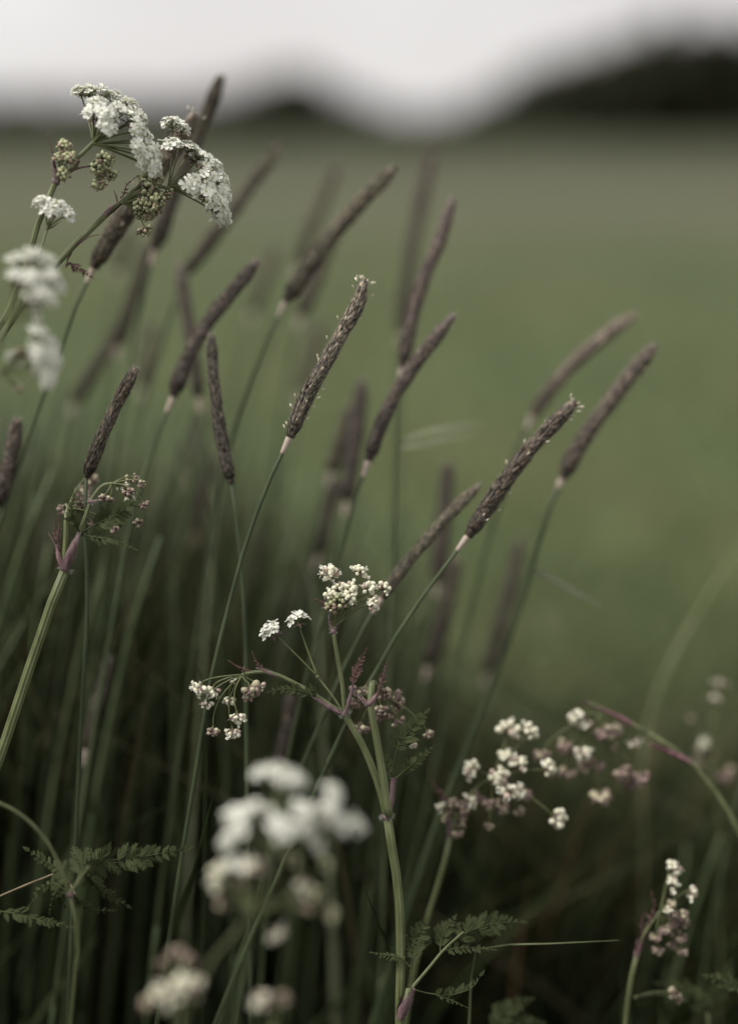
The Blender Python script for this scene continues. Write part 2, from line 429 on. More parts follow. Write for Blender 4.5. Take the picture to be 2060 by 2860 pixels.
# --- cow parsley ---------------------------------------------------
def head(kind, pos, dirn, size, rng):
    """one little flower head (umbellule); returns MB about pos"""
    mb = MB(); dirn = unit(dirn); B0 = basis(dirn[None], rng=rng)[0]
    r = size * .5
    if kind == 'open':
        nf = int(np.clip(rng.normal(13, 2), 9, 18))
        k = np.arange(nf) + .5
        th = np.arccos(1 - (1 - math.cos(1.22)) * k / nf); ph = k * 2.39996 + rng.uniform(0, 6)
        loc = np.stack([np.sin(th) * np.cos(ph), np.sin(th) * np.sin(ph), np.cos(th)], 1) + rng.normal(0, .07, (nf, 3))
        fd = unit(loc @ B0.T)
        ends = pos + fd * r * rng.uniform(.72, 1.0, (nf, 1))
        for e in ends:
            tube(mb, smooth_path([pos, (pos + e) / 2 + dirn * r * .05, e], 4), .00018, 4, 1, tint=(.8, .85, .7))
        fn = unit(fd + dirn * .5 + rng.normal(0, .12, (nf, 3)))
        Bf = basis(fn, rng=rng)
        plen = rng.uniform(.0021, .0031, nf)
        # petals: five per floret, the outer one larger
        Rs, Ts, tn = [], [], []
        for i in range(nf):
            for j in range(5):
                a = j * 2 * math.pi / 5 + rng.normal(0, .12); l = plen[i] * (1.25 if j == 0 else rng.uniform(.8, 1.05))
                lift = rng.uniform(.05, .45)
                x = Bf[i] @ np.array([math.cos(a) * math.cos(lift), math.sin(a) * math.cos(lift), math.sin(lift)])
                y = Bf[i] @ np.array([-math.sin(a), math.cos(a), 0]); z = np.cross(x, y)
                Rs.append(np.stack([x * l, y * l * .85, z * l], -1)); Ts.append(ends[i]); tn.append(np.ones(3) * rng.uniform(.88, 1.02))
        mb.inst(T_PETAL, np.array(Rs), np.array(Ts), 0, np.array(tn))
        mb.inst(T_BALL, Bf * np.array([.0009, .0009, .0013]), ends + fn * .0002, 3, np.tile([[.9, .9, .7]], (nf, 1)))
        st = np.repeat(np.arange(nf), 3)
        sdv = unit(fn[st] + rng.normal(0, .45, (len(st), 3)))
        mb.inst(T_AWN, np.stack([np.cross(sdv, [0, .3, 1]) * .0001, np.cross(sdv, [1, .2, 0]) * .0001, sdv * .0016], -1), ends[st], 0)
        nb, bl, up = 5, r * rng.uniform(.65, .85), -.35
    else:
        nb_ = int(np.clip(rng.normal(11, 2), 8, 15)) + (7 if kind == 'green' else 0)
        k = np.arange(nb_) + .5
        cz = 1 - 1.25 * k / nb_
        th = np.arccos(cz); ph = k * 2.39996 + rng.uniform(0, 6)
        loc = np.stack([np.sin(th) * np.cos(ph), np.sin(th) * np.sin(ph), np.cos(th)], 1)
        fd = unit(loc @ B0.T + rng.normal(0, .12, (nb_, 3)))
        br = r * rng.uniform(.40, .70, nb_) * (.74 if kind == 'green' else 1)
        c = pos + dirn * r * .15
        T = c + fd * (r * rng.uniform(.55, .8, (nb_, 1)))
        mi = {'cream': 2, 'green': 3, 'purple': 2}[kind]
        tn = np.tile([[1., 1., 1.]], (nb_, 1)) * rng.uniform(.85, 1.05, (nb_, 1))
        if kind == 'purple':
            s_ = rng.random(nb_) < .62
            tn[s_] = np.array([.34, .27, .28]) * rng.uniform(.7, 1.35, (s_.sum(), 1)); tn[~s_] *= [.62, .58, .52]
        elif kind == 'green':
            tn *= rng.uniform(.7, 1.35, (nb_, 1)); s_ = rng.random(nb_) < .2; tn[s_] *= [.9, .68, .85]
        elif kind == 'cream':
            s_ = rng.random(nb_) < .12; tn[s_] *= [.75, .62, .66]
        Bb = basis(unit(fd + dirn * .3), rng=rng) * br[:, None, None] * np.array([1., 1., 1.25])
        mb.inst(T_BUD, Bb, T, mi, tn)
        if kind == 'cream':      # some buds already opening
            oi = np.repeat(np.where(rng.random(nb_) < .4)[0], 3)
            if len(oi):
                pd = unit(fd[oi] + rng.normal(0, .55, (len(oi), 3))); py = unit(np.cross(pd, fd[oi] + .1)); pz = np.cross(pd, py)
                pl = r * rng.uniform(.35, .55, (len(oi), 1))
                mb.inst(T_PETAL, np.stack([pd * pl, py * pl, pz * pl], -1), T[oi] + fd[oi] * r * .2, 0, np.tile([[.95, .94, .88]], (len(oi), 1)))
        for e in T:
            tube(mb, np.array([pos - dirn * r * .3, (pos + e) / 2, e]), .0002, 4, 1, tint=(.8, .8, .65))
        nb, bl, up = 5, r * rng.uniform(1.2, 1.5), .5
        if kind == 'purple': nb, up = 7, .75
    a = np.arange(nb) * 2 * np.pi / nb + rng.uniform(0, 1, nb)
    bd = unit(np.stack([np.cos(a), np.sin(a), np.full(nb, up)], 1) @ B0.T)
    yy = unit(np.cross(np.tile(dirn, (nb, 1)), bd)); zz = np.cross(bd, yy)
    w = 1.0 if kind != 'purple' else 1.7
    mb.inst(T_BRACT, np.stack([bd * bl, yy * bl * w, zz * bl], -1), np.tile(pos - dirn * r * .15, (nb, 1)), 4, rng.uniform(.7, 1.3, (nb, 1)) * np.ones((1, 3)))
    tube(mb, np.array([pos - dirn * r * .5, pos - dirn * r * .2, pos + dirn * r * .05]), np.array([.0003, .0005, .0006]), 6, 1, tint=(.8, .7, .6))
    return mb
HEAD_MATS = ['petal', 'pstem', 'bud', 'gbud', 'bract']

class Plant:
    def __init__(s, label, base_px_path, cv, d, r0, r1, seed, group='cow parsley plants', lean=.45, tint=(1, 1, .95)):
        """base_px_path: main stem from the top node down, in crop pixels (x, y[, depth offset])"""
        s.cv, s.d, s.rng = cv, d, np.random.default_rng(seed)
        pts = [s.w(p) for p in base_px_path]
        full = to_ground(pts, lean)
        s.base = np.array([full[-1][0], full[-1][1], 0.0])
        s.root = thing('cow_parsley', s.base, label, 'wildflower', group)
        n = 50
        mb = MB(); tube(mb, smooth_path(full, n), np.linspace(r0, r1, n) * .001, 48, 0, .10, 8, tint=np.array(tint, float))
        mb.build('stem', ['pstem'], s.root, s.base)
    def w(s, p):
        return at(*s.cv(p[0], p[1]), s.d + (p[2] * .001 if len(p) > 2 else 0))
    def px(s, n):       # crop pixels -> metres
        x0 = s.cv(0, 0)[0]; x1 = s.cv(1, 0)[0]
        return n * (x1 - x0) * s.d / FPX
    def branch(s, pts, r0, r1, mat='pstem', rib=.05, name='branch', tint=(1, 1, 1), n=22):
        mb = MB(); tube(mb, smooth_path([s.w(p) for p in pts], n), np.linspace(r0, r1, n) * .001, 42 if rib else 8, 0, rib * 1.8, 7, tint=tint)
        return mb.build(name, [mat], s.root, s.base)
    def sheath(s, pts, r0, r1, name='sheath', tint=(1, 1, 1)):
        """papery half-open sleeve round a branch, wide in the middle and drawn to a point"""
        n, m = 16, 15
        path = smooth_path([s.w(p) for p in pts], n)
        t, U, W = frames(path)
        u = np.linspace(0, 1, n)
        rad = (r0 + (r1 - r0) * u) * .001 * (.85 + .32 * np.sin(np.pi * np.clip(u * 1.05, 0, 1)))
        rot = s.rng.uniform(0, 6)
        V = []
        for k in range(n):
            sp = np.pi * (1.0 - .55 * u[k] ** 1.5)
            a = np.linspace(-sp, sp, m) * .97 + rot
            rr = rad[k] * (1 + .06 * np.cos(11 * (a - rot)))
            V.append(path[k] + rr[:, None] * (np.cos(a)[:, None] * U[k] + np.sin(a)[:, None] * W[k]))
        V = np.array(V)
        inner = path[:, None] + (V - path[:, None]) * .9
        i, j = np.meshgrid(np.arange(n - 1), np.arange(m - 1), indexing='ij')
        q = np.stack([i * m + j, i * m + j + 1, (i + 1) * m + j + 1, (i + 1) * m + j], -1).reshape(-1, 4)
        mb = MB(); mb.add(V.reshape(-1, 3), q, None, 0, tint); mb.add(inner.reshape(-1, 3), q[:, ::-1], None, 0, tint)
        o = mb.build(name, ['sheath'], s.root, s.base)
        # fine hairs along the sleeve
        hb = MB(); nh = 90
        ki = s.rng.integers(0, n, nh); kj = s.rng.integers(0, m, nh)
        P = V[ki, kj]; out = unit(P - path[ki] + s.rng.normal(0, .0006, (nh, 3)) + t[ki] * .0006)
        hl = s.rng.uniform(.0005, .0013, (nh, 1))
        hb.inst(T_AWN, np.stack([unit(np.cross(out, [0, 1, .1])) * .00009, unit(np.cross(out, [1, .2, 0])) * .00009, out * hl], -1), P, 0)
        tag(hb.build('hairs', ['hair'], o, s.base), None, None, kind='stuff')
        return o
    def node(s, p, r, dirp=None, hairs=170):
        c = s.w(p); z = unit(s.w(dirp) - c) if dirp is not None else np.array([0, 0, 1.])
        mb = MB(); tube(mb, c + z * np.linspace(-.0011, .0013, 6)[:, None], np.array([.8, 1.08, 1.18, 1.15, 1.05, .8]) * r * .001, 20, 0, .04, 8)
        o = mb.build('node', ['sheath'], s.root, s.base)
        a = s.rng.uniform(0, 2 * np.pi, hairs); B = basis(z[None], rng=s.rng)[0]
        rad = np.stack([np.cos(a), np.sin(a), np.zeros(hairs)], 1) @ B.T
        P = c + rad * r * .00112 + z * s.rng.uniform(-.0008, .0011, (hairs, 1))
        out = unit(rad + s.rng.normal(0, .35, (hairs, 3)) + z * s.rng.uniform(-.5, .2, (hairs, 1)))
        hl = s.rng.uniform(.0009, .0022, (hairs, 1))
        hb = MB(); hb.inst(T_AWN, np.stack([unit(np.cross(out, [0, 1, .1])) * .0001, unit(np.cross(out, [1, .2, 0])) * .0001, out * hl], -1), P, 0)
        h = tag(hb.build('hairs', ['hair'], o, s.base), None, None, kind='stuff')
        return o
    def umbel(s, hub, heads, droop=0.0, rr=.42, hubdir=None, rays=True, ctrl=.35):
        """heads: (x, y, size px, kind[, depth offset mm]) from a hub"""
        H = s.w(hub)
        mb = MB(); tube(mb, np.array([H - [0, 0, .0006], H, H + [0, 0, .0007]]), np.array([.7, 1.0, .6]) * .001, 8, 0)
        u = mb.build('umbel', ['pstem'], s.root, s.base)
        hd = None if hubdir is None else unit(s.w(hubdir) - H)
        for h in heads:
            dz = h[4] if len(h) > 4 else s.rng.normal(0, 4)
            pos = s.w((h[0], h[1], (hub[2] if len(hub) > 2 else 0) + dz))
            size = s.px(h[2]) * (1.0 if h[3] == 'open' else 1.3 if h[3] == 'green' else 1.14); v = pos - H; L = np.linalg.norm(v)
            c = H + v * .5 + (hd if hd is not None else np.array([0, 0, 1.])) * L * ctrl * .5
            end_dir = unit(pos - c)
            dirn = unit(end_dir + np.array([0, -.25, .25 if not droop else -droop]))
            tipp = pos - dirn * size * .22
            kk = np.linspace(0, 1, 10)[:, None]
            ray = (1 - kk) ** 2 * H + 2 * kk * (1 - kk) * c + kk ** 2 * tipp
            if rays:
                rb = MB(); tube(rb, ray, np.linspace(rr * 1.15, rr * .85, 10) * .001, 7, 0, tint=np.array([1, 1, .9]) * s.rng.uniform(.85, 1.1))
                rb.build('ray', ['pstem'], u, s.base)
            hm = head(h[3], pos, dirn, size, s.rng)
            ho = hm.build('flower_head', HEAD_MATS, u, pos)
            ho.location = pos - s.base
        return u
    def leaf(s, pts, width, mat='leaf', n=11, normal=(-.15, -1, .55), jitter=.28, rr=.3, frac0=.12, lobes=6, tint=1.0, side=None):
        """feathery leaf: rachis along pts (base -> tip), leaflets as sub-parts; width in crop px"""
        path = smooth_path([s.w(p) for p in pts], 40)
        mb = MB(); tube(mb, path, np.linspace(rr * 1.4, rr * .4, 40) * .001, 6, 0)
        lo = mb.build('leaf', [mat], s.root, s.base)
        W_ = s.px(width); t = unit(np.gradient(path, axis=0))
        nrm = unit(np.asarray(normal, float) + s.rng.normal(0, .08, 3))
        L = np.linalg.norm(np.diff(path, axis=0), axis=1).sum()
        for i in range(n):
            f = frac0 + (1 - frac0) * (i / (n - .4)) ** .92
            k = min(39, int(f * 39))
            ll = W_ * .64 * max(.16, (1 - (i / n)) ** .75) * (0.75 if i == 0 else 1) * s.rng.uniform(.85, 1.12)
            for sg in ((-1, 1) if side is None else (side,)):
                ax = t[k]; sd = unit(np.cross(nrm, ax)) * sg
                fan = math.radians(s.rng.normal(46, 6))
                dv = unit(ax * math.cos(fan) + sd * math.sin(fan) + nrm * s.rng.normal(-.08, jitter))
                yv = unit(np.cross(nrm + s.rng.normal(0, jitter, 3), dv)); zv = np.cross(dv, yv)
                me = leaflet_mesh(mat, s.rng.integers(0, 4), lobes)
                o = bpy.data.objects.new('leaflet', me); C.objects.link(o); o.parent = lo
                wy = ll * s.rng.uniform(.85, 1.1)
                Mx = Matrix(np.stack([dv * ll, yv * wy * sg, zv * ll], -1).tolist()).to_4x4()
                Mx.translation = Vector(path[k] - s.base)
                o.matrix_basis = Mx
        me = leaflet_mesh(mat, 0, lobes); o = bpy.data.objects.new('leaflet', me); C.objects.link(o); o.parent = lo
        dv = t[-1]; yv = unit(np.cross(nrm, dv)); zv = np.cross(dv, yv); ll = max(W_ * .22, L * .1)
        Mx = Matrix(np.stack([dv * ll, yv * ll * .8, zv * ll], -1).tolist()).to_4x4(); Mx.translation = Vector(path[-3] - s.base)
        o.matrix_basis = Mx
        return lo

_LM = {}
def leaflet_mesh(mat, var, lobes):
    key = (mat, int(var), lobes)
    if key in _LM: return _LM[key]
    r = np.random.default_rng(100 + int(var) * 13 + lobes)
    mb = MB(); n = lobes
    xs = np.linspace(0, 1, 9)
    droop = lambda x: -.10 * x * x
    w = .055 * np.sin(np.pi * np.clip(xs * .9 + .12, 0, 1)) + .01
    mid = np.stack([xs, 0 * xs, droop(xs)], 1)
    V = np.stack([mid + np.stack([0 * xs, w, w * .25], 1), mid, mid - np.stack([0 * xs, w, -w * .25], 1)], 1).reshape(-1, 3)
    i = np.arange(8) * 3
    mb.add(V, np.concatenate([np.stack([i, i + 1, i + 4, i + 3], 1), np.stack([i + 1, i + 2, i + 5, i + 4], 1)]))
    for k in range(n):
        x0 = .04 + .86 * k / n
        l = (.46 * (1 - x0) ** .8 + .08) * r.uniform(.85, 1.15)
        for sg in (-1, 1):
            a = math.radians(r.normal(30, 4)); c, s_ = math.cos(a), math.sin(a) * sg
            hw = l * .15
            b = np.array([x0, 0, droop(x0)]); dv = np.array([c, s_, r.normal(-.02, .06)]); pv = np.array([-s_, c, 0.])
            pts = [b - pv * hw * .5, b + pv * hw * .5, b + dv * l * .5 + pv * hw + [0, 0, .03 * l], b + dv * l * .5 - pv * hw + [0, 0, .03 * l],
                   b + dv * l * .52 - [0, 0, .05 * l], b + dv * l]
            mb.add(pts, [[0, 4, 2, 1], [0, 3, 5, 4], [1, 2, 5, 4]] if False else [[0, 3, 5, 4], [1, 4, 5, 2]], [[0, 4, 1]], 0, np.ones(3) * r.uniform(.8, 1.2))
    me = mb.mesh('leaflet', [mat], smooth=False); _LM[key] = me
    return me

# ================================================================== the setting
def field_material():
    m = bpy.data.materials.new('meadow_turf'); m.use_nodes = True
    n, l = m.node_tree.nodes, m.node_tree.links
    b = n['Principled BSDF']; b.inputs['Roughness'].default_value = .9; b.inputs['Specular IOR Level'].default_value = .1
    g = n.new('ShaderNodeNewGeometry')
    def noise(scale, stretch, detail=4):
        mp = n.new('ShaderNodeMapping'); mp.inputs['Scale'].default_value = stretch
        l.new(g.outputs['Position'], mp.inputs['Vector'])
        t = n.new('ShaderNodeTexNoise'); t.inputs['Scale'].default_value = scale; t.inputs['Detail'].default_value = detail
        l.new(mp.outputs['Vector'], t.inputs['Vector']); return t.outputs['Fac']
    def ramp(src, stops):
        r = n.new('ShaderNodeValToRGB'); e = r.color_ramp.elements
        e[0].position, e[0].color = stops[0][0], (*stops[0][1], 1)
        e[1].position, e[1].color = stops[-1][0], (*stops[-1][1], 1)
        for p, c in stops[1:-1]:
            k = e.new(p); k.color = (*c, 1)
        l.new(src, r.inputs['Fac']); return r.outputs['Color']
    def mix(f, a, c, mode='MIX'):
        x = n.new('ShaderNodeMix'); x.data_type = 'RGBA'; x.blend_type = mode
        if isinstance(f, float): x.inputs[0].default_value = f
        else: l.new(f, x.inputs[0])
        for k, v in ((6, a), (7, c)):
            if isinstance(v, tuple): x.inputs[k].default_value = (*v, 1)
            else: l.new(v, x.inputs[k])
        return x.outputs[2]
    sx = n.new('ShaderNodeSeparateXYZ'); l.new(g.outputs['Position'], sx.inputs[0])
    def rng_(src, a, c):
        r = n.new('ShaderNodeMapRange'); r.interpolation_type = 'SMOOTHSTEP'
        r.inputs[1].default_value, r.inputs[2].default_value = a, c; l.new(src, r.inputs[0]); return r.outputs[0]
    green = ramp(noise(1.1, (.6, .6, 1)), [(.36, (.060, .088, .040)), (.5, (.088, .107, .050)), (.7, (.108, .118, .062))])
    dry = ramp(noise(.25, (.5, 1, 1)), [(.3, (.082, .090, .056)), (.7, (.112, .106, .075))])
    far = ramp(noise(.02, (1, 2, 1)), [(.3, (.050, .058, .034)), (.7, (.072, .078, .048))])
    # a band of unmown drier grass some 9 to 40 m out, fresh green in front of it
    c1 = mix(rng_(sx.outputs['Y'], 3., 24.), green, dry)
    c2 = mix(rng_(sx.outputs['Y'], 14., 48.), c1, far)
    fine = ramp(noise(28, (1, 1, 1), 6), [(.3, (.72, .74, .70)), (.7, (1.2, 1.18, 1.15))])
    l.new(mix(1.0, c2, fine, 'MULTIPLY'), b.inputs['Base Color'])
    bp = n.new('ShaderNodeBump'); bp.inputs['Strength'].default_value = .8; bp.inputs['Distance'].default_value = .03
    l.new(noise(40, (1, 1, 1), 5), bp.inputs['Height']); l.new(bp.outputs['Normal'], b.inputs['Normal'])
    return m
fm = field_material()
ys = np.concatenate([np.linspace(-30, 0, 6), np.linspace(1, 60, 30), np.array([90, 140, 220, 350, 600, 1200, 2500])])
xs = np.concatenate([-np.array([2500, 900, 300, 120]), np.linspace(-60, 60, 25), np.array([120, 300, 900, 2500])])
gx, gy = np.meshgrid(xs, ys)
gz = -np.clip(np.hypot(gx, gy) - 5, 0, 60) / 60 * 0.05 * (1 + np.sin(gx * .21) * np.cos(gy * .17))
nx = len(xs)
i, j = np.meshgrid(np.arange(len(ys) - 1), np.arange(nx - 1), indexing='ij')
mb = MB(); mb.add(np.stack([gx, gy, gz], -1).reshape(-1, 3), np.stack([i * nx + j, i * nx + j + 1, (i + 1) * nx + j + 1, (i + 1) * nx + j], -1).reshape(-1, 4))
tag(mb.build('field', [fm]), 'wide green meadow field with a drier olive strip towards the woods', 'field', kind='structure')

# --- far wood: one dark mass along the field's edge
def woodland():
    r = np.random.default_rng(5); mb = MB()
    # silhouette read off the photograph: (display x, display y of the top), and the distance of that stretch
    runs = [([(-2200, 205), (-1300, 228), (-420, 212), (0, 210), (260, 216), (440, 214), (540, 192), (600, 174), (650, 166), (700, 170), (745, 188), (800, 222), (860, 248), (1010, 248), (1060, 244)], 150.0, 2.2),
            ([(930, 272), (1000, 246), (1060, 214), (1110, 180), (1200, 138), (1300, 104), (1420, 78), (1560, 66), (1700, 64), (2100, 60), (2700, 90), (3400, 150)], 130.0, 2.2)]
    quads, tints = [], []
    for pts, dist, step in runs:
        px = np.array([p[0] for p in pts], float); py = np.array([p[1] for p in pts], float)
        x0, x1 = (px[0] - 817) / 3150 * dist, (px[-1] - 817) / 3150 * dist
        for row in range(3):
            X = np.arange(x0, x1, step)
            for x in X:
                x = x + r.normal(0, step * .3); y = dist + row * step * 1.6 + r.normal(0, step * .4)
                pxx = 817 + 3150 * x / dist
                h = (290 - np.interp(pxx, px, py)) / 3150 * dist + CAM_H
                h = max(1.2, h * r.uniform(.86, 1.04))
                w = min(step * 1.7, h * .55)
                if h > 3:
                    tube(mb, np.array([[x, y, -.1], [x + r.normal(0, .1), y, h * .3], [x + r.normal(0, .2), y, h * .7]]), np.array([.035, .028, .012]) * h, 6, 1)
                k = 230
                v = unit(r.normal(size=(k, 3))) * r.uniform(.35, 1, (k, 1)) ** .5
                lump = 1 + .25 * np.sin(v @ r.normal(0, 3, 3)) 
                P = np.array([x, y, h * .53]) + v * lump[:, None] * np.array([w * .62, w * .62, h * .47])
                P[:, 2] = np.clip(P[:, 2], .05, None)
                sz = r.uniform(.08, .17, (k, 1)) * max(2.5, h * .7)
                a, b_ = unit(r.normal(size=(k, 3))), unit(r.normal(size=(k, 3)))
                b_ = unit(b_ - a * (a * b_).sum(1, keepdims=True))
                quads.append(np.stack([P - a * sz, P - b_ * sz * .6, P + a * sz, P + b_ * sz * .6], 1))
                tints.append(np.repeat(np.ones((k, 3)) * r.uniform(.7, 1.3) * r.uniform(.8, 1.2, (k, 1)), 4, 0))
    Q = np.concatenate(quads); mb.add(Q.reshape(-1, 3), np.arange(len(Q) * 4).reshape(-1, 4), None, 0, np.concatenate(tints))
    return mb.build('woodland', ['foliage', 'bark'])
tag(woodland(), 'dark wood along the far edge of the field, rising to tall trees', 'woodland', kind='stuff')

def blades_stuff(name, roots, heights, widths, lean, mats, seed, segs=4, tints=None):
    """thousands of grass blades as one object"""
    r = np.random.default_rng(seed); m = len(roots)
    u = np.linspace(0, 1, segs + 1)
    az = r.uniform(0, 2 * np.pi, m)
    side = np.stack([np.cos(az), np.sin(az), np.zeros(m)], 1)
    P = roots[:, None] + np.array([0, 0, 1.]) * (heights[:, None] * u)[..., None] + lean[:, None] * (heights[:, None] * u ** 1.8)[..., None]
    wv = (widths[:, None] * (1 - u ** 2.2 * .97) * .5)[..., None] * side[:, None]
    V = np.stack([P - wv, P + wv], 2).reshape(-1, 3)
    k = np.arange(m)[:, None] * (2 * (segs + 1)) + np.arange(segs)[None] * 2
    q = np.stack([k, k + 1, k + 3, k + 2], -1)
    mb = MB()
    V = V.reshape(m, -1, 3)
    pick = r.integers(0, len(mats), m)
    for mi in range(len(mats)):
        s_ = np.where(pick == mi)[0]
        if not len(s_): continue
        kk = np.arange(len(s_))[:, None] * (2 * (segs + 1)) + np.arange(segs)[None] * 2
        q = np.stack([kk, kk + 1, kk + 3, kk + 2], -1).reshape(-1, 4)
        mb.add(V[s_].reshape(-1, 3), q, None, mi, np.repeat(tints[s_], 2 * (segs + 1), 0))
    return mb.build(name, mats)

# short turf on the open field, near enough to be seen as more than a colour
r = np.random.default_rng(11); n = 120000
yy = 1.3 + 17 * r.random(n) ** 1.8; xx = (r.random(n) - .5) * (1.6 + yy * 1.1)
pn = .5 + .5 * np.sin(xx * 2.9 + 1.3 * np.sin(yy * 1.7)) * np.cos(yy * 1.6 + xx * .9)
hh = r.uniform(.03, .09, n) * (.7 + .6 * pn) * np.clip((18.5 - yy) / 8, .15, 1)
tints = np.stack([1.1 + .6 * pn, 1.35 + .25 * pn, 1.1 + .3 * pn], 1) * r.uniform(.75, 1.35, (n, 1))
tag(blades_stuff('turf_grass', np.stack([xx, yy, np.full(n, -.012)], 1), hh, r.uniform(.004, .008, n), r.normal(0, .5, (n, 3)) * [1, 1, 0], ['blade', 'blade', 'pale'], 12, 2, tints),
    'short green turf covering the open field', 'grass', kind='stuff')

# tall grass that fills the clump under the flower heads; its top edge falls from the left to the right
r = np.random.default_rng(21); n = 40000
yd = .84 + 2.2 * r.random(n) ** 2.1; xr = (r.random(n) - .5) * 1.5 * (.35 + yd * .55)
colx = 817 + 3150 * xr / yd
ylim = np.interp(colx, [-400, 100, 450, 800, 1000, 1250, 1500, 2000], [930, 960, 1010, 1230, 1450, 1580, 1560, 1500])
ylim = ylim + r.exponential(1.0, n) * np.interp(colx, [0, 700, 1100, 1600], [190, 210, 280, 280])
zt = CAM_H - yd * np.tan(PITCH + np.arctan((ylim - 1134) / 3150))
fade = np.clip((yd - 1.25) / 1.5, 0, 1)
hh = np.clip(zt, .10, .9) * (1 - .72 * fade)
lean = np.stack([r.normal(.16, .16, n) + (r.random(n) < .10) * r.normal(0, .55, n), r.normal(0, .12, n), np.zeros(n)], 1)
g = r.uniform(.35, 1.25, (n, 1))
tints = np.where(r.random((n, 1)) < .12, np.array([[1.5, 1.15, .9]]), np.array([[1., 1.05, .9]])) * (g + fade[:, None] * .75)
tag(blades_stuff('undergrowth', np.stack([xr - lean[:, 0] * hh, yd, np.full(n, -.01)], 1), hh, r.uniform(.004, .009, n), lean, ['blade', 'blade', 'blade', 'gstem', 'gstem', 'gstem', 'dead'], 22, 6, tints),
    'dense dark green tall grass filling the clump below the flower heads', 'grass', kind='stuff')
# unseen tall grass added past the left edge to shade the lower stems
r = np.random.default_rng(41); n = 16000
yd = .25 + 1.2 * r.random(n) ** 1.3; xr = -(.10 + yd * .272) - .75 * r.random(n) ** 1.2
hh = r.uniform(.5, .80, n)
lean = np.stack([np.clip(r.normal(-.04, .06, n), -.2, .06), r.normal(0, .06, n), np.zeros(n)], 1)
tag(blades_stuff('side_shade_grass', np.stack([xr, yd, np.full(n, -.01)], 1), hh, r.uniform(.003, .006, n), lean, ['blade', 'gstem'], 42, 6, np.ones((n, 3)) * r.uniform(.6, 1.1, (n, 1))),
    'tall grass added out of view beyond the sloping stems to shade the clump', 'grass', kind='stuff')
# growth round the plants' feet, raised to keep sky light off lower stems
r = np.random.default_rng(31); n = 18000
yd = .22 + .62 * r.random(n); xr = (r.random(n) - .5) * 1.3
hh = r.uniform(.45, .90, n) * (CAM_H - yd * .68)
lean = np.stack([r.normal(.12, .2, n), r.normal(0, .15, n), np.zeros(n)], 1)
tag(blades_stuff('front_shade_grass', np.stack([xr, yd, np.full(n, -.01)], 1), hh, r.uniform(.003, .006, n), lean * .5, ['blade', 'gstem'], 32, 5, np.ones((n, 3)) * r.uniform(.5, 1., (n, 1))),
    'dark grass round the feet of the flowering plants, raised to shade their stems', 'grass', kind='stuff')

# ================================================================== foxtail grasses
G1 = 'foxtail grasses'
foxtail('dark foxtail spike passing behind the white flower umbels, its mauve tip frayed', [(433, 254), (385, 330), (320, 425), (258, 505), (208, 592)], (.69, .70), [(186, 622), (150, 735), (95, 880), (45, 1020), (0, 1160), (-60, 1320), (-150, 1600)], R=3.9, rag=.3)
foxtail('tallest foxtail spike, its tip standing up against the pale sky', [(490, 166), (462, 235), (425, 330), (385, 430), (343, 553)], (.76, .77), [(330, 600), (305, 720), (275, 900), (250, 1080)], R=3.5)
foxtail('blurred dark foxtail spike slanting up behind the hanging white umbel', [(620, 324), (560, 405), (490, 500), (412, 606)], (.80, .80), [(396, 640), (360, 760), (320, 900), (285, 1100)], R=3.7)
foxtail('short foxtail spike leaning away from the rest, behind the crossing dark spikes', [(395, 580), (408, 660), (424, 760), (440, 880)], (.79, .78), [(447, 930), (460, 1040), (470, 1200)], R=3.0)
foxtail('straight dark foxtail spike crossing in front of two backward leaning ones', [(570, 578), (520, 640), (460, 715), (410, 805), (384, 878)], (.715, .715), [(370, 908), (335, 1005), (300, 1120), (270, 1260)], R=3.1)
foxtail('thin blackish foxtail spike with a pale tip, leaning backwards', [(468, 742), (473, 830), (484, 930), (498, 1010), (513, 1070)], (.685, .68), [(522, 1140), (535, 1260), (543, 1400), (545, 1560)], R=2.5, collar=False, dark=.75)
foxtail('soft blurred foxtail spike below the green bud clusters, upper of a pair', [(330, 535), (308, 620), (285, 690), (264, 765)], (.84, .85), [(255, 800), (240, 880), (225, 1000)], R=3.6)
foxtail('soft blurred foxtail spike below the green bud clusters, lower of a pair', [(272, 712), (245, 765), (205, 825), (165, 892)], (.86, .87), [(150, 925), (130, 1020), (110, 1150)], R=3.6)
foxtail('crisp dark foxtail spike rising above the drooping purple bud plant', [(300, 817), (262, 890), (225, 970), (192, 1056)], (.665, .665), [(186, 1085), (190, 1180), (194, 1300), (190, 1450), (180, 1600)], R=2.7, collar=False, dark=.8)
foxtail('blurred greenish foxtail spike half hidden behind a longer mauve one', [(747, 366), (722, 430), (690, 500), (660, 590)], (.93, .93), [(645, 640), (600, 745), (560, 860), (520, 1000)], R=3.6)
foxtail('long mauve foxtail spike bowed over beside the frayed cream tipped one', [(875, 372), (815, 432), (745, 510), (685, 590), (632, 668)], (.73, .735), [(612, 705), (585, 770), (540, 890), (500, 1020), (470, 1180)], R=3.8)
foxtail('blurred foxtail spike tucked under the long bowed mauve spike', [(742, 500), (715, 570), (690, 640), (665, 700)], (.87, .87), [(650, 760), (635, 850), (615, 1000)], R=3.8)
foxtail('sharp foxtail spike with pale scales and a cream frayed tip', [(807, 622), (792, 675), (755, 742), (715, 815), (676, 885), (642, 968)], (.66, .662), [(622, 1000), (590, 1085), (552, 1180), (518, 1300), (485, 1430), (455, 1580)], R=3.0, rag=1.0, leaf=None)
foxtail('pale blurred upright foxtail spike behind the two crossing dark spikes', [(958, 332), (938, 420), (915, 530), (898, 650), (890, 740)], (.92, .92), [(886, 800), (882, 900), (878, 1060)], R=3.7)
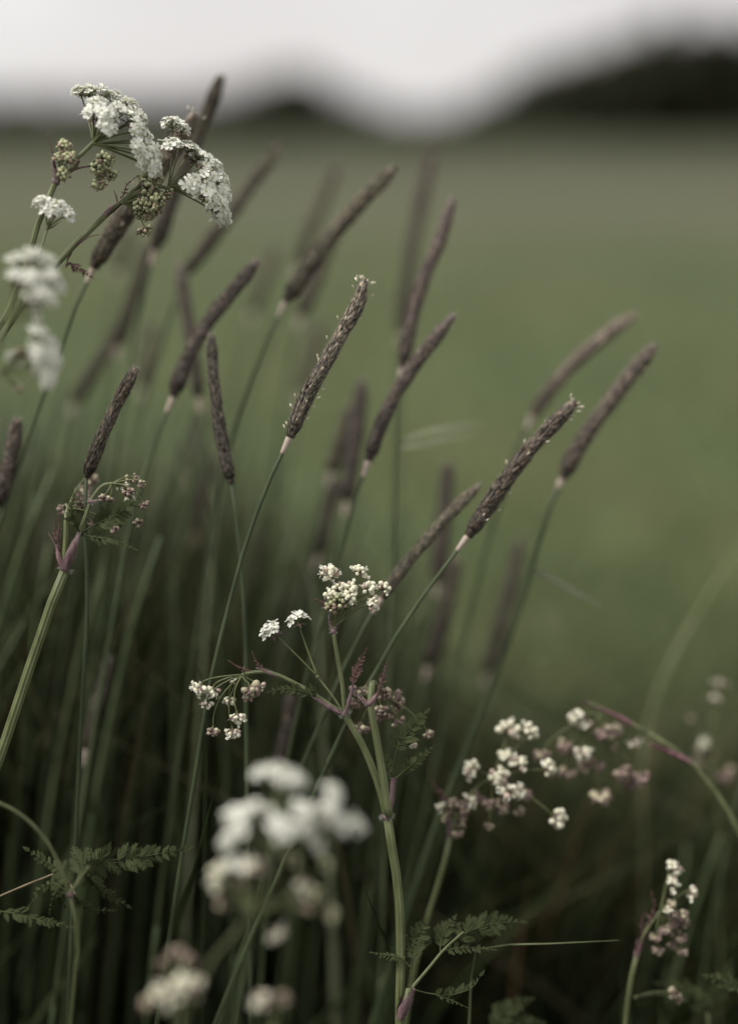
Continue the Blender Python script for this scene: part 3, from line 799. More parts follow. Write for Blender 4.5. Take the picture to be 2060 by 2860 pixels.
foxtail('tall narrow upright foxtail spike crossing a pale blurred one', [(1003, 440), (975, 530), (940, 615), (912, 710), (889, 815)], (.735, .735), [(882, 860), (879, 960), (875, 1080), (872, 1230), (866, 1400)], R=3.1,
        leaf=[[(884, 985, .735), (940, 962, .75), (1010, 948, .77), (1085, 935, .80)], [(882, 1000, .735), (960, 982, .76), (1060, 958, .80)]])
foxtail('mauve foxtail spike with a white tip, leaning out below the upright pair', [(1004, 700), (955, 760), (900, 835), (852, 920), (816, 1020)], (.705, .705), [(800, 1060), (775, 1150), (740, 1280), (700, 1420), (650, 1620)], R=3.2)
foxtail('blurred brown foxtail spike with a pale top, standing amid the clump', [(801, 842), (794, 920), (782, 1010), (768, 1110)], (.80, .80), [(760, 1150), (745, 1260), (725, 1400)], R=3.9, dark=.85)
foxtail('blurred brown foxtail spike close against the pale topped one', [(775, 905), (755, 980), (735, 1045)], (.82, .82), [(720, 1085), (700, 1160), (670, 1280)], R=3.9, dark=.85)
foxtail('blurred upright foxtail spike with a whitish tip behind the crisp slanting spikes', [(991, 1025), (986, 1110), (978, 1200), (968, 1290)], (.82, .82), [(962, 1340), (950, 1450), (930, 1600)], R=4.0, dark=.8)
foxtail('dark blurred foxtail spike low under the whitish tipped upright one', [(1010, 1235), (995, 1310), (975, 1390), (948, 1475)], (.81, .81), [(935, 1520), (900, 1640), (870, 1780)], R=3.7, dark=.8)
foxtail('slim crisp foxtail spike slanting up from the cream bud cluster', [(1060, 1076), (1010, 1125), (950, 1190), (895, 1255), (845, 1325)], (.695, .69), [(815, 1375), (780, 1440), (740, 1530), (690, 1650), (640, 1780)], R=2.6)
foxtail('crisp knobbly foxtail spike with tiny yellowish anthers', [(1272, 892), (1225, 940), (1165, 1005), (1105, 1085), (1036, 1188)], (.675, .675), [(1016, 1212), (960, 1290), (895, 1380), (820, 1510), (740, 1660)], R=3.2, rag=.7)
foxtail('pale arched foxtail spike, blurred, above the knobbly one', [(1405, 697), (1345, 740), (1280, 795), (1225, 855), (1180, 920)], (.78, .78), [(1160, 955), (1135, 1020), (1105, 1120), (1060, 1280)], R=3.5, dark=1.5)
foxtail('outermost foxtail spike, leaning furthest out over the open field', [(1450, 765), (1400, 825), (1340, 905), (1290, 975), (1245, 1058)], (.73, .73), [(1227, 1092), (1195, 1190), (1160, 1320), (1110, 1460), (1060, 1590), (1000, 1740), (940, 1900)], R=3.4, stemr=1.5,
        leaf=[[(1172, 1262, .73), (1220, 1285, .735), (1275, 1315, .74), (1338, 1348, .75)]])
foxtail('large soft blurred foxtail spike behind the outermost leaning stem', [(1152, 1190), (1135, 1280), (1110, 1380), (1080, 1490)], (.88, .88), [(1068, 1530), (1040, 1640), (1000, 1800)], R=4.2)
foxtail('dark foxtail tip at the edge beside the sloping stems of the white umbels', [(38, 930), (30, 985), (15, 1050), (-5, 1120)], (.70, .70), [(-20, 1170), (-60, 1300)], R=3.0)
foxtail('small dark foxtail spike sunk low behind the bent pale green stem', [(242, 1460), (228, 1520), (208, 1590), (190, 1660)], (.74, .74), [(182, 1700), (170, 1800), (160, 1950)], R=2.8, dark=.7)
foxtail('small black foxtail spike low above the blurred white flowers', [(642, 1545), (638, 1600), (628, 1650), (618, 1700)], (.74, .74), [(612, 1740), (600, 1850), (590, 1980)], R=2.6, dark=.6)
foxtail('broad blurred dark spike low in the clump beside the purple bud plant', [(350, 1105), (342, 1170), (330, 1230), (318, 1290)], (.88, .88), [(310, 1340), (295, 1450), (280, 1600)], R=3.8, dark=.7)
foxtail('faint far foxtail spike behind the green bud clusters', [(292, 505), (280, 545), (262, 600)], (.98, .98), [(255, 640), (235, 760), (215, 900)], R=3.6)

foxtail('soft brownish blurred spike low under the pale topped brown pair', [(745, 1060), (728, 1140), (705, 1230)], (.84, .84), [(690, 1280), (670, 1380), (640, 1520)], R=4.2)
foxtail('blurred green unripe spike behind the straight crossing dark one', [(338, 715), (330, 780), (318, 860)], (.92, .92), [(312, 900), (300, 1000), (285, 1150)], R=3.4)
foxtail('smudged dark spike rising between the thin blackish one and the sharp stem', [(470, 1010), (455, 1090), (435, 1180)], (.90, .90), [(425, 1220), (400, 1330), (370, 1480)], R=3.8, dark=.7)
foxtail('smudged dark spike below the blurred brown spikes, behind the open white heads', [(690, 1230), (672, 1310), (648, 1400)], (.86, .86), [(636, 1440), (610, 1550), (580, 1700)], R=3.6, dark=.7)
foxtail('blurred dim spike behind the bent plant and its crisp foxtail', [(120, 1130), (105, 1200), (82, 1290)], (.88, .88), [(72, 1330), (50, 1450), (20, 1600)], R=3.6, dark=.7)
foxtail('blurred dim spike low in the clump behind the drooping cream buds', [(575, 1180), (556, 1260), (530, 1350)], (.92, .92), [(520, 1390), (495, 1500), (465, 1650)], R=3.8, dark=.7)
foxtail('faint far foxtail spike behind the gap between the slanting spike pair', [(612, 545), (590, 610), (560, 690)], (.98, .98), [(550, 730), (525, 850), (500, 1000)], R=3.6)
foxtail('faint far foxtail spike standing behind the sharp cream tipped one', [(708, 715), (690, 790), (668, 870)], (.97, .97), [(660, 910), (640, 1020), (615, 1160)], R=3.6)
foxtail('faint far foxtail spike close behind the backward leaning blackish one', [(452, 905), (440, 975), (425, 1050)], (.95, .95), [(418, 1090), (400, 1190), (380, 1320)], R=3.6, dark=.8)
# ================================================================== cow parsley
# --- the sharp plant in the middle
p = Plant('sharp branching cow parsley with cream bud clusters and two open white heads', [(1186, 1590), (1205, 1720), (1235, 1900), (1256, 2100), (1262, 2300), (1262, 2480), (1258, 2700)], C4, .65, 2.0, 2.4, 1)
p.node((1183, 1594), 2.35, (1180, 1560), 260)
p.branch([(1186, 1590), (1132, 1400), (1052, 1200), (945, 1015)], 1.75, 1.45)
p.branch([(1196, 1590, -2), (1168, 1400, -3), (1128, 1160, -4), (1092, 960, -5), (1098, 870, -4), (1100, 835, 3), (1118, 840, 12), (1130, 900, 18)], 1.9, 1.2)
p.sheath([(1190, 1590, -1), (1205, 1500, -2), (1214, 1430, -2), (1222, 1370, -2)], 1.6, 1.4)
p.leaf([(1213, 1400), (1225, 1310), (1245, 1200), (1310, 1110), (1418, 990)], 190, n=11, frac0=.42)
p.leaf([(1235, 1378, -2), (1300, 1320, -3), (1370, 1260, -3), (1442, 1200, -3)], 115, n=9, frac0=.25)
p.leaf([(1210, 1390, 6), (1190, 1320, 8), (1160, 1225, 10)], 110, n=6, frac0=.3)
p.node((945, 1008), 1.75, (935, 990), 190)
p.sheath([(940, 1012, -1), (880, 985, -1), (810, 942, -1), (758, 912, -1)], 1.15, .9)
p.branch([(940, 1008), (850, 955), (760, 893), (660, 835), (560, 787), (470, 768), (380, 778)], 1.15, .75)
p.leaf([(765, 912, -1), (700, 880, -2), (600, 868, -3), (470, 893, -3)], 95, n=9, frac0=.15)
p.leaf([(760, 915, -1), (765, 880, -3), (745, 835, -3)], 70, n=5, frac0=.1)
p.sheath([(560, 792), (520, 778), (480, 762), (440, 752)], .95, .6)
p.leaf([(540, 788), (470, 745), (440, 710), (418, 655)], 40, 'pleaf', 6, frac0=.3)
p.leaf([(460, 770), (390, 760), (330, 738), (283, 705)], 42, 'pleaf', 6, frac0=.35)
p.umbel((365, 785), [(125, 845, 88, 'cream', -2), (195, 862, 85, 'cream', 2), (160, 940, 72, 'cream', 0), (287, 920, 70, 'cream', 3), (332, 1012, 90, 'cream', -3), (195, 1095, 72, 'purple', 0), (305, 1100, 90, 'cream', 2),
                     (405, 855, 112, 'purple', -3), (455, 845, 62, 'cream', 1), (305, 815, 34, 'cream', 5), (390, 905, 60, 'purple', 4)], droop=.9, rr=.36, hubdir=(280, 760), ctrl=.55)
p.branch([(935, 1000), (880, 915), (830, 850), (790, 800)], .62, .5, rib=0)
p.umbel((790, 798), [(542, 548, 128, 'open', -1), (678, 488, 122, 'open', 2)], rr=.42, hubdir=(740, 720), ctrl=.12)
p.branch([(945, 1005), (932, 850), (905, 700), (880, 545)], 1.05, .85)
p.node((880, 540), 1.1, (880, 520), 40)
p.sheath([(876, 545), (862, 500), (855, 460), (848, 425)], .75, .55)
p.sheath([(884, 545), (895, 500), (902, 465), (905, 440)], .7, .5)
p.leaf([(850, 430), (830, 385), (795, 362), (753, 352)], 46, 'pleaf', 7, frac0=.1)
p.umbel((882, 520), [(860, 222, 102, 'cream', 2), (1018, 208, 86, 'cream', 1), (1070, 303, 84, 'cream', -3), (1158, 296, 80, 'cream', 2), (1090, 378, 76, 'cream', -5), (912, 300, 86, 'cream', 0), (975, 305, 82, 'cream', -4),
                     (965, 350, 80, 'cream', -6), (868, 345, 80, 'cream', -5), (905, 375, 86, 'green', -7), (870, 405, 76, 'green', -3), (930, 405, 76, 'green', 2), (985, 385, 50, 'green', 3)], rr=.34, hubdir=(900, 420), ctrl=.3)
p.sheath([(948, 1005, -2), (968, 940, -2), (985, 870, -2), (990, 830, -2)], .95, .6)
p.leaf([(988, 850, -2), (1000, 790, -2), (1030, 720, -2), (1068, 635, -2)], 84, 'pleaf', 9, frac0=.12)
p.node((1085, 955, -5), 1.4, (1085, 920, -5), 40)
p.sheath([(1085, 955, -6), (1110, 920, -6), (1128, 890, -6), (1140, 855, -6)], 1.2, .6, tint=(1.6, 1.45, 1.5))
p.leaf([(1135, 865, -6), (1155, 820, -6), (1170, 770, -6), (1185, 710, -6)], 62, 'pleaf', 7, frac0=.1)
p.sheath([(1078, 955, -4), (1055, 935, -3), (1030, 915, -2), (1015, 900, -1)], 1.1, .3, tint=(1.6, 1.45, 1.5))
p.umbel((1130, 905, 18), [(1020, 870, 80, 'purple', 1), (1008, 930, 80, 'purple', 3), (1035, 1075, 100, 'purple', 0), (1075, 870, 60, 'purple', 4), (1165, 890, 80, 'purple', -2), (1225, 895, 85, 'purple', 2), (1250, 925, 70, 'purple', 2),
                          (1235, 960, 72, 'purple', 5), (1150, 970, 80, 'purple', -2), (1185, 1000, 80, 'purple', 0), (1130, 1015, 80, 'purple', 4), (1110, 1050, 60, 'purple', 6), (1245, 1045, 80, 'purple', -2), (1415, 1110, 70, 'purple', 0), (1335, 1180, 40, 'cream', 0)], droop=.6, rr=.36, ctrl=.5)

# --- the bent plant by the edge
p = Plant('bent pale green cow parsley with drooping purple buds and dark feathery leaf', [(460, 862), (415, 960), (345, 1150), (262, 1400), (165, 1680), (95, 1900), (20, 2120), (-180, 2700), (-330, 3300)], C5, .65, 2.1, 2.9, 2)
p.node((462, 858), 2.45, (475, 830), 120)
p.branch([(452, 850), (456, 760), (464, 620), (468, 490), (480, 430, 3)], 1.15, .95, tint=(1.15, 1.15, 1.1))
p.sheath([(462, 858, -2), (490, 775, -3), (525, 695, -3), (566, 612, -2)], 2.1, 1.6)
p.sheath([(448, 855, -1), (425, 800, -1), (408, 745, -1), (395, 690, -1)], 1.3, .7, tint=(1.6, 1.4, 1.45))
p.branch([(400, 710), (380, 665), (343, 602)], .45, .35, mat='sheath', rib=0)
p.branch([(540, 660), (572, 570), (605, 480), (637, 385)], .95, .85)
p.node((636, 384), .95, (650, 365), 30)
p.branch([(636, 384), (665, 335), (705, 283), (745, 258), (785, 255)], .8, .6)
p.sheath([(640, 382, -1), (675, 376, -2), (705, 372, -2)], .6, .3)
p.umbel((785, 255), [(992, 247, 76, 'purple', 0), (1005, 390, 76, 'purple', -1), (976, 512, 74, 'purple', 1), (740, 340, 76, 'purple', -3), (775, 355, 60, 'purple', 0), (938, 212, 68, 'purple', 3), (870, 262, 74, 'cream', 2), (905, 300, 84, 'purple', -2), (912, 345, 70, 'cream', 3), (882, 215, 50, 'purple', 5)],
        droop=.5, rr=.34, hubdir=(860, 185), ctrl=.55)
p.leaf([(572, 612), (640, 560, -2), (760, 500, -4), (870, 440, -5), (998, 322, -6)], 230, n=12, frac0=.25)
p.leaf([(578, 616), (690, 635, -3), (820, 660, -5), (960, 718, -6)], 120, n=10, frac0=.2, normal=(.1, -.7, 1))
p.leaf([(568, 606), (530, 540, -3), (500, 470, -4), (522, 328, -5)], 120, n=9, frac0=.18)
p.leaf([(425, 720, 1), (405, 640, 1), (420, 560, 1), (410, 455, 1)], 66, 'pleaf', 7, frac0=.15)
p.leaf([(400, 660, 2), (385, 590, 3), (380, 500, 3)], 52, 'pleaf', 5, frac0=.15)
p.umbel((480, 430, 4), [(450, 425, 90, 'purple', 10), (550, 395, 80, 'purple', 12), (600, 405, 70, 'purple', 14), (565, 320, 90, 'purple', 24), (640, 220, 90, 'purple', 34), (600, 290, 90, 'purple', 30), (800, 560, 74, 'purple', 10), (630, 520, 60, 'purple', 12), (690, 530, 60, 'purple', 14), (600, 345, 70, 'purple', 22)], droop=.2, rr=.4, ctrl=.4)

# --- top corner, right umbel, in focus
p = Plant('cow parsley holding the hanging fan of open white florets and green bud clusters', [(640, 985), (540, 1090), (400, 1215), (260, 1360), (130, 1520), (0, 1690), (-160, 1930), (-420, 2400), (-650, 3000)], C8, .65, 1.25, 2.2, 3)
p.sheath([(620, 1000), (660, 965), (710, 925), (760, 890)], 1.5, 1.0, tint=(1.3, 1.2, 1.2))
p.branch([(640, 985), (700, 930), (770, 870), (850, 800), (930, 770), (1085, 790)], .85, .7)
p.leaf([(740, 890), (770, 830), (790, 770), (850, 715)], 60, 'pleaf', 6)
p.leaf([(720, 890), (712, 850), (695, 808)], 26, 'pleaf', 4)
p.leaf([(420, 1210, -1), (480, 1165, -2), (530, 1140, -2), (590, 1130, -2)], 46, 'pleaf', 6)
p.leaf([(390, 1260, 0), (360, 1330, 0), (430, 1370, 0), (540, 1440, 0)], 110, 'pleaf', 7, frac0=.3)
p.umbel((760, 900, -2), [(910, 735, 92, 'green', -3), (1000, 725, 84, 'green', 2), (930, 790, 92, 'green', -4), (985, 800, 80, 'green', 3), (1070, 820, 88, 'green', 0), (1010, 865, 100, 'green', -5), (885, 900, 100, 'green', -3), (960, 910, 100, 'green', -6), (880, 960, 88, 'green', 0), (1000, 930, 92, 'green', 2), (940, 985, 80, 'green', -1), (918, 1085, 92, 'green', -2)], droop=.3, rr=.4, hubdir=(850, 820), ctrl=.4)
p.umbel((1088, 785), [(1120, 365, 165, 'open', 4), (1185, 395, 130, 'open', 8), (1115, 510, 160, 'open', -4), (1225, 540, 170, 'open', 6), (1295, 590, 175, 'open', 10), (1345, 625, 175, 'open', 2), (1400, 670, 175, 'open', 9), (1250, 775, 165, 'open', -6), (1345, 720, 180, 'open', -3), (1440, 760, 175, 'open', 4), (1460, 840, 170, 'open', 2),
                      (1370, 850, 180, 'open', -4), (1440, 920, 160, 'open', -1), (1400, 940, 140, 'open', 4), (1470, 990, 135, 'open', 0)], rr=.36, hubdir=(1250, 700), ctrl=.1)

# --- top corner, left umbel
p = Plant('cow parsley whose white umbel rises above two hanging green bud clusters', [(272, 755), (235, 850), (175, 980), (130, 1100), (95, 1240), (50, 1400), (-20, 1580), (-130, 1800), (-400, 2300), (-620, 3000)], C8, .64, 1.3, 2.2, 4)
p.node((275, 750), 1.6, (290, 730), 30)
p.leaf([(285, 745), (268, 650), (262, 570), (215, 405)], 44, 'pleaf', 5, frac0=.3)
p.sheath([(280, 755, -1), (272, 690, -1), (262, 620, -1), (258, 555, -1)], 1.1, .6)
p.branch([(280, 745), (350, 690), (410, 640), (430, 580), (490, 520), (550, 460)], 1.0, .8)
p.sheath([(372, 672), (400, 650), (430, 615), (450, 590)], 1.1, .8, tint=(1.6, 1.6, 1.3))
p.branch([(390, 665), (450, 645), (520, 630)], .5, .4, mat='sheath', rib=0)
p.umbel((300, 720), [(335, 510, 105, 'green', -3), (300, 590, 88, 'green', -4), (370, 590, 100, 'green', -5), (325, 690, 92, 'green', -4), (345, 555, 80, 'green', 0)], rr=.4)
p.umbel((520, 628), [(600, 580, 110, 'green', -2), (655, 575, 88, 'green', 2), (570, 640, 92, 'green', -3), (630, 630, 90, 'green', 0), (675, 690, 80, 'green', 0), (585, 750, 92, 'green', -1), (600, 690, 80, 'green', 3)], rr=.4, droop=.4)
p.umbel((548, 462), [(455, 110, 90, 'open', 8), (520, 135, 170, 'open', 6), (600, 150, 185, 'open', 10), (680, 175, 185, 'open', 12), (545, 280, 165, 'open', -4), (630, 290, 185, 'open', -6), (720, 260, 185, 'open', 2), (790, 220, 150, 'open', 10), (800, 310, 180, 'open', 4), (860, 300, 150, 'open', 8), (640, 360, 120, 'open', -8), (840, 370, 150, 'open', 0), (580, 210, 150, 'open', -2)], rr=.42, hubdir=(600, 350), ctrl=.1)
p.umbel((560, 470), [(850, 430, 130, 'open', 2), (900, 450, 140, 'open', 4), (850, 510, 130, 'open', -4), (930, 520, 150, 'open', 2), (960, 570, 150, 'open', 4), (890, 590, 130, 'open', -2), (975, 640, 120, 'open', 0)], rr=.42, hubdir=(750, 500), ctrl=.1)

# --- small open head beside it
p = Plant('small lone white flower head on a thin purple stalk below the umbels', [(215, 1085), (195, 1160), (160, 1260), (120, 1400), (40, 1600), (-130, 1900), (-400, 2400), (-620, 3000)], C8, .635, .5, 1.3, 5)
p.umbel((215, 1085), [(180, 920, 120, 'open', -2), (240, 970, 130, 'open', -3), (300, 955, 140, 'open', 0), (350, 990, 100, 'open', 0)], rr=.36, hubdir=(235, 1040), ctrl=.3)
p.leaf([(215, 1090), (260, 1070), (310, 1030)], 20, 'pleaf', 4)

# --- near white heads at the edge, out of focus
p = Plant('big blurred white flower heads in front of the sloping foxtail stem', [(30, 1640), (-40, 1800), (-200, 2100), (-500, 2800)], C1, .575, 1.4, 2.2, 6)
p.umbel((40, 1600), [(110, 1220, 130, 'open', 4), (210, 1200, 150, 'open', 0), (280, 1240, 150, 'open', 3), (100, 1330, 150, 'open', 2), (200, 1340, 170, 'open', -4), (310, 1330, 150, 'open', 0), (350, 1370, 110, 'open', 2), (270, 1440, 150, 'open', -4), (190, 1460, 140, 'open', 0), (200, 1540, 110, 'open', 3)], rr=.4, ctrl=.1)
p.umbel((0, 1900), [(240, 1680, 110, 'open', 0), (290, 1760, 150, 'open', 3), (220, 1800, 150, 'open', -3), (310, 1850, 140, 'open', 2), (200, 1870, 130, 'open', 4), (280, 1940, 120, 'open', 0), (120, 1800, 110, 'purple', 6), (90, 1830, 100, 'open', 8), (110, 2000, 60, 'purple', 10)], rr=.4, ctrl=.1)

# --- the cream-bud plant on the right
p = Plant('cow parsley with loose round cream buds next to the nodding purple one', [(192, 870), (165, 990), (125, 1130), (85, 1260), (40, 1420), (0, 1600), (-30, 1800)], C6, .695, 1.3, 1.8, 7, tint=(.75, .77, .7))
p.sheath([(190, 880), (188, 830), (185, 780), (180, 740)], 1.5, 1.0)
p.leaf([(182, 740), (165, 690), (130, 640), (88, 585)], 60, 'pleaf', 7)
p.branch([(192, 870), (215, 790), (270, 690), (340, 615), (400, 580)], .9, .6)
p.umbel((210, 800), [(150, 730, 46, 'cream', 0), (205, 720, 70, 'purple', 0), (240, 740, 80, 'purple', -2), (190, 775, 70, 'purple', 0), (230, 790, 76, 'purple', 2), (225, 845, 60, 'purple', 0), (285, 705, 70, 'cream', 0), (265, 735, 60, 'purple', 3)], rr=.4, droop=.2)
p.umbel((400, 582), [(318, 540, 92, 'cream', 0), (428, 570, 95, 'cream', -4), (465, 490, 86, 'cream', 2), (525, 512, 86, 'cream', -2), (480, 350, 100, 'cream', 3), (585, 357, 88, 'cream', 2), (667, 537, 88, 'cream', 0), (480, 640, 100, 'cream', -6), (530, 650, 70, 'cream', 0), (568, 662, 60, 'purple', 0), (400, 690, 86, 'purple', 2), (450, 715, 76, 'purple', 3), (385, 810, 50, 'purple', 0), (530, 738, 56, 'purple', 5), (715, 772, 104, 'cream', -3), (345, 670, 60, 'purple', 4)], rr=.42, hubdir=(450, 500), ctrl=.2)

# --- big nodding plant on the right, just beyond the focus
p = Plant('arching cow parsley hanging a loose head of purple buds from reddish sheaths', [(1180, 352), (1290, 420), (1390, 500), (1490, 610), (1580, 740), (1680, 950), (1760, 1250), (1800, 1600)], C6, .712, 1.1, 2.2, 8)
p.branch([(1180, 352), (1110, 315), (1040, 272), (960, 238), (890, 205)], 1.0, .7)
p.sheath([(1100, 310), (1040, 275), (970, 240), (890, 208)], 1.3, .9, tint=(1.5, 1.2, 1.3))
p.sheath([(1390, 500, -2), (1320, 460, -2), (1250, 430, -2), (1185, 408, -2)], 1.6, 1.0, tint=(1.5, 1.2, 1.3))
p.leaf([(900, 210), (870, 200), (830, 205)], 36, 'pleaf', 4)
p.umbel((950, 262), [(850, 265, 116, 'cream', -3), (835, 285, 80, 'purple', 0), (960, 330, 116, 'purple', 0), (1010, 325, 84, 'purple', 3), (660, 450, 78, 'purple', 0), (640, 470, 50, 'purple', 2), (780, 400, 88, 'purple', 2), (765, 430, 60, 'purple', 2), (850, 435, 80, 'cream', -2), (870, 480, 86, 'purple', 2), (770, 540, 84, 'purple', 3), (790, 548, 60, 'purple', 4), (930, 510, 66, 'purple', 4), (860, 520, 60, 'purple', 2), (1050, 530, 84, 'purple', 0), (1060, 570, 70, 'purple', 4), (1140, 560, 84, 'purple', 2), (1120, 590, 76, 'purple', 5), (945, 655, 94, 'purple', 0), (1110, 390, 66, 'cream', 4), (1090, 600, 70, 'purple', 6), (1000, 420, 60, 'purple', 5)], droop=.8, rr=.42, hubdir=(860, 230), ctrl=.5)

# --- plant half out of frame beyond it
p = Plant('cow parsley at the edge with sparse pale buds on upright stalks', [(1500, 520), (1520, 700), (1540, 950), (1545, 1300), (1540, 1700)], C6, .80, .8, 1.4, 9, tint=(.6, .6, .55))
p.leaf([(1530, 210), (1520, 120), (1522, 10)], 60, 'leaf', 6)
p.umbel((1500, 510), [(1465, 420, 60, 'cream', 0), (1450, 445, 50, 'purple', 2), (1440, 500, 60, 'purple', 0), (1490, 470, 60, 'purple', 3), (1560, 545, 100, 'purple', 3), (1520, 190, 50, 'cream', 0), (1500, 200, 46, 'purple', 4), (1525, 110, 46, 'cream', 2), (1400, 290, 40, 'purple', 6), (1560, 120, 46, 'purple', 0)], rr=.4)

# --- low plant in the lower corner
p = Plant('low cow parsley with three cream buds above a cluster of dark purple ones', [(1130, 1450), (1108, 1530), (1088, 1650), (1070, 1790), (1060, 1950)], C6, .69, 1.2, 1.5, 10, tint=(.7, .7, .65))
p.sheath([(1122, 1475), (1140, 1410), (1160, 1360), (1190, 1320)], 1.5, .9, tint=(1.3, 1.1, 1.2))
p.branch([(1130, 1455), (1170, 1350), (1215, 1285), (1250, 1240)], .8, .5)
p.leaf([(1180, 1340), (1190, 1290), (1215, 1230), (1200, 1150)], 50, 'pleaf', 6)
p.leaf([(1165, 1370), (1150, 1310), (1165, 1250)], 40, 'pleaf', 5)
p.umbel((1240, 1255), [(1298, 1040, 74, 'cream', 0), (1290, 1115, 70, 'cream', 0), (1392, 1152, 66, 'cream', 0), (1280, 1220, 66, 'purple', 0), (1275, 1240, 40, 'cream', -4), (1340, 1260, 66, 'purple', 0), (1300, 1255, 50, 'purple', -3), (1300, 1300, 60, 'purple', 2), (1355, 1300, 56, 'purple', 2), (1340, 1370, 60, 'purple', 3), (1260, 1330, 60, 'purple', 0), (1310, 1345, 60, 'purple', 5), (1230, 1430, 60, 'purple', 2), (1352, 1440, 56, 'purple', 3), (1220, 1370, 60, 'purple', 0), (1300, 1410, 50, 'purple', 6)], droop=.6, rr=.36)
p.umbel((1120, 1680, 5), [(1290, 1655, 60, 'purple', 0), (1325, 1685, 50, 'purple', 2)], rr=.36)

# --- near blurred white heads, low in the middle
p = Plant('large blurred white cow parsley heads low in front of the clump', [(1095, 330), (1040, 480), (960, 620), (860, 730), (760, 930), (700, 1150)], C7, .525, 1.0, 1.7, 12, tint=(.5, .5, .45))  # stem tint darkened to stand in for shadow from surrounding growth
p.umbel((1095, 330), [(1050, 30, 80, 'open', 6), (1100, 20, 80, 'open', 2), (1150, 40, 80, 'open', 0), (1140, 75, 72, 'open', 3), (1185, 60, 48, 'open', 3), (1310, 110, 88, 'open', 0), (1300, 180, 88, 'open', -3), (1390, 220, 88, 'open', 4), (1340, 220, 88, 'open', 0), (940, 190, 88, 'open', 4), (1000, 180, 96, 'open', 0), (1060, 190, 88, 'open', 3), (1200, 180, 96, 'open', -2), (1250, 210, 88, 'open', 4), (960, 250, 96, 'open', -4), (1120, 240, 96, 'open', -5), (1200, 255, 96, 'open', 0), (1240, 290, 72, 'open', 2), (910, 290, 64, 'open', 3)], rr=.45, ctrl=.15)
p.umbel((1000, 560), [(880, 420, 85, 'cream', 0), (940, 390, 88, 'open', 2), (1000, 400, 85, 'cream', -2), (880, 470, 68, 'cream', 4), (1050, 420, 68, 'green', 3), (960, 470, 68, 'purple', 5), (890, 530, 60, 'purple', 5), (1180, 480, 76, 'cream', 6), (1240, 500, 68, 'green', 6), (1300, 570, 68, 'green', 8), (1150, 510, 68, 'green', 9), (1090, 640, 68, 'cream', 6), (1200, 540, 68, 'purple', 7), (1280, 380, 68, 'green', 10), (1150, 370, 68, 'green', 9)], rr=.45, ctrl=.15)

# --- second near plant at the bottom edge
p = Plant('dim blurred cow parsley heads at the foot of the white ones', [(720, 1010), (700, 1150), (690, 1400)], C7, .52, 1.0, 1.7, 13, tint=(.5, .5, .45))
p.umbel((720, 1010), [(640, 890, 76, 'cream', 0), (720, 870, 85, 'cream', -2), (770, 850, 68, 'cream', 2), (600, 930, 76, 'purple', 3), (690, 920, 85, 'cream', 0), (700, 740, 68, 'purple', 12), (750, 770, 68, 'purple', 10), (650, 780, 51, 'purple', 14), (760, 900, 60, 'purple', 3)], rr=.45)
p = Plant('two small pinkish blurred buds rising from the dark below the white heads', [(1080, 1010), (1075, 1150), (1060, 1400)], C7, .52, 1.2, 2.0, 14)
p.umbel((1080, 1005), [(1040, 925, 71, 'cream', 0), (1122, 915, 54, 'purple', 0), (1075, 955, 42, 'purple', 2)], rr=.4)

# --- the feathery leaf plant in the lower corner
p = Plant('cow parsley with dark feathery leaves and a stem curving in from the edge', [(470, 670), (500, 770), (525, 900), (545, 1050), (530, 1250), (505, 1450)], C9, .615, .8, 1.0, 15, tint=(.6, .62, .55))
p.branch([(470, 690), (430, 560), (360, 400), (280, 270), (170, 150), (40, 55), (-80, 0)], .85, .75, tint=(.65, .67, .6))
p.branch([(470, 690), (520, 640), (570, 560), (620, 490)], .8, .6)
p.node((480, 705), 1.2, (475, 680), 20)
p.branch([(520, 700, 15), (420, 545, 25), (250, 590, 32), (30, 680, 35), (-150, 760, 35)], .5, .5, mat='dead', rib=0)
p.leaf([(500, 660, 10), (600, 480, 25), (700, 448, 32), (900, 432, 34), (1120, 400, 34), (1375, 348, 34)], 360, n=16, frac0=.17, normal=(0, -1, .5), lobes=6)
p.leaf([(620, 560, 20), (680, 640, 30), (800, 720, 32), (935, 802, 34)], 190, n=11, frac0=.08, normal=(0, -1, .45), lobes=6)
p.leaf([(500, 700, 12), (580, 780, 28), (680, 820, 32), (815, 825, 34)], 170, n=9, frac0=.2, normal=(0, -1, .45), lobes=6)
p.leaf([(480, 690, 10), (400, 520, 25), (280, 440, 30), (140, 352, 32)], 220, n=10, frac0=.25, normal=(0, -1, .45), lobes=6)
p.leaf([(470, 690, 10), (350, 620, 25), (240, 680, 30), (165, 800, 32)], 150, n=9, frac0=.3, normal=(0, -.9, .6), lobes=6)
p.leaf([(470, 700, 10), (380, 690, 25), (340, 760, 30), (325, 850, 32)], 120, n=7, frac0=.35, normal=(0, -.9, .6), lobes=6)
p.leaf([(470, 700, 10), (420, 720, 25), (440, 800, 30)], 90, n=6, frac0=.35, normal=(0, -.9, .6), lobes=6)
p = Plant('low fern-like leaf spray along the bottom edge beside the curving stem', [(-60, 830), (-120, 950), (-160, 1200), (-180, 1500)], C9, .64, 1.0, 1.6, 16)
p.leaf([(-60, 830), (60, 850), (200, 885), (350, 920), (510, 952)], 190, n=14, frac0=.1, normal=(0, -.5, 1), lobes=6)

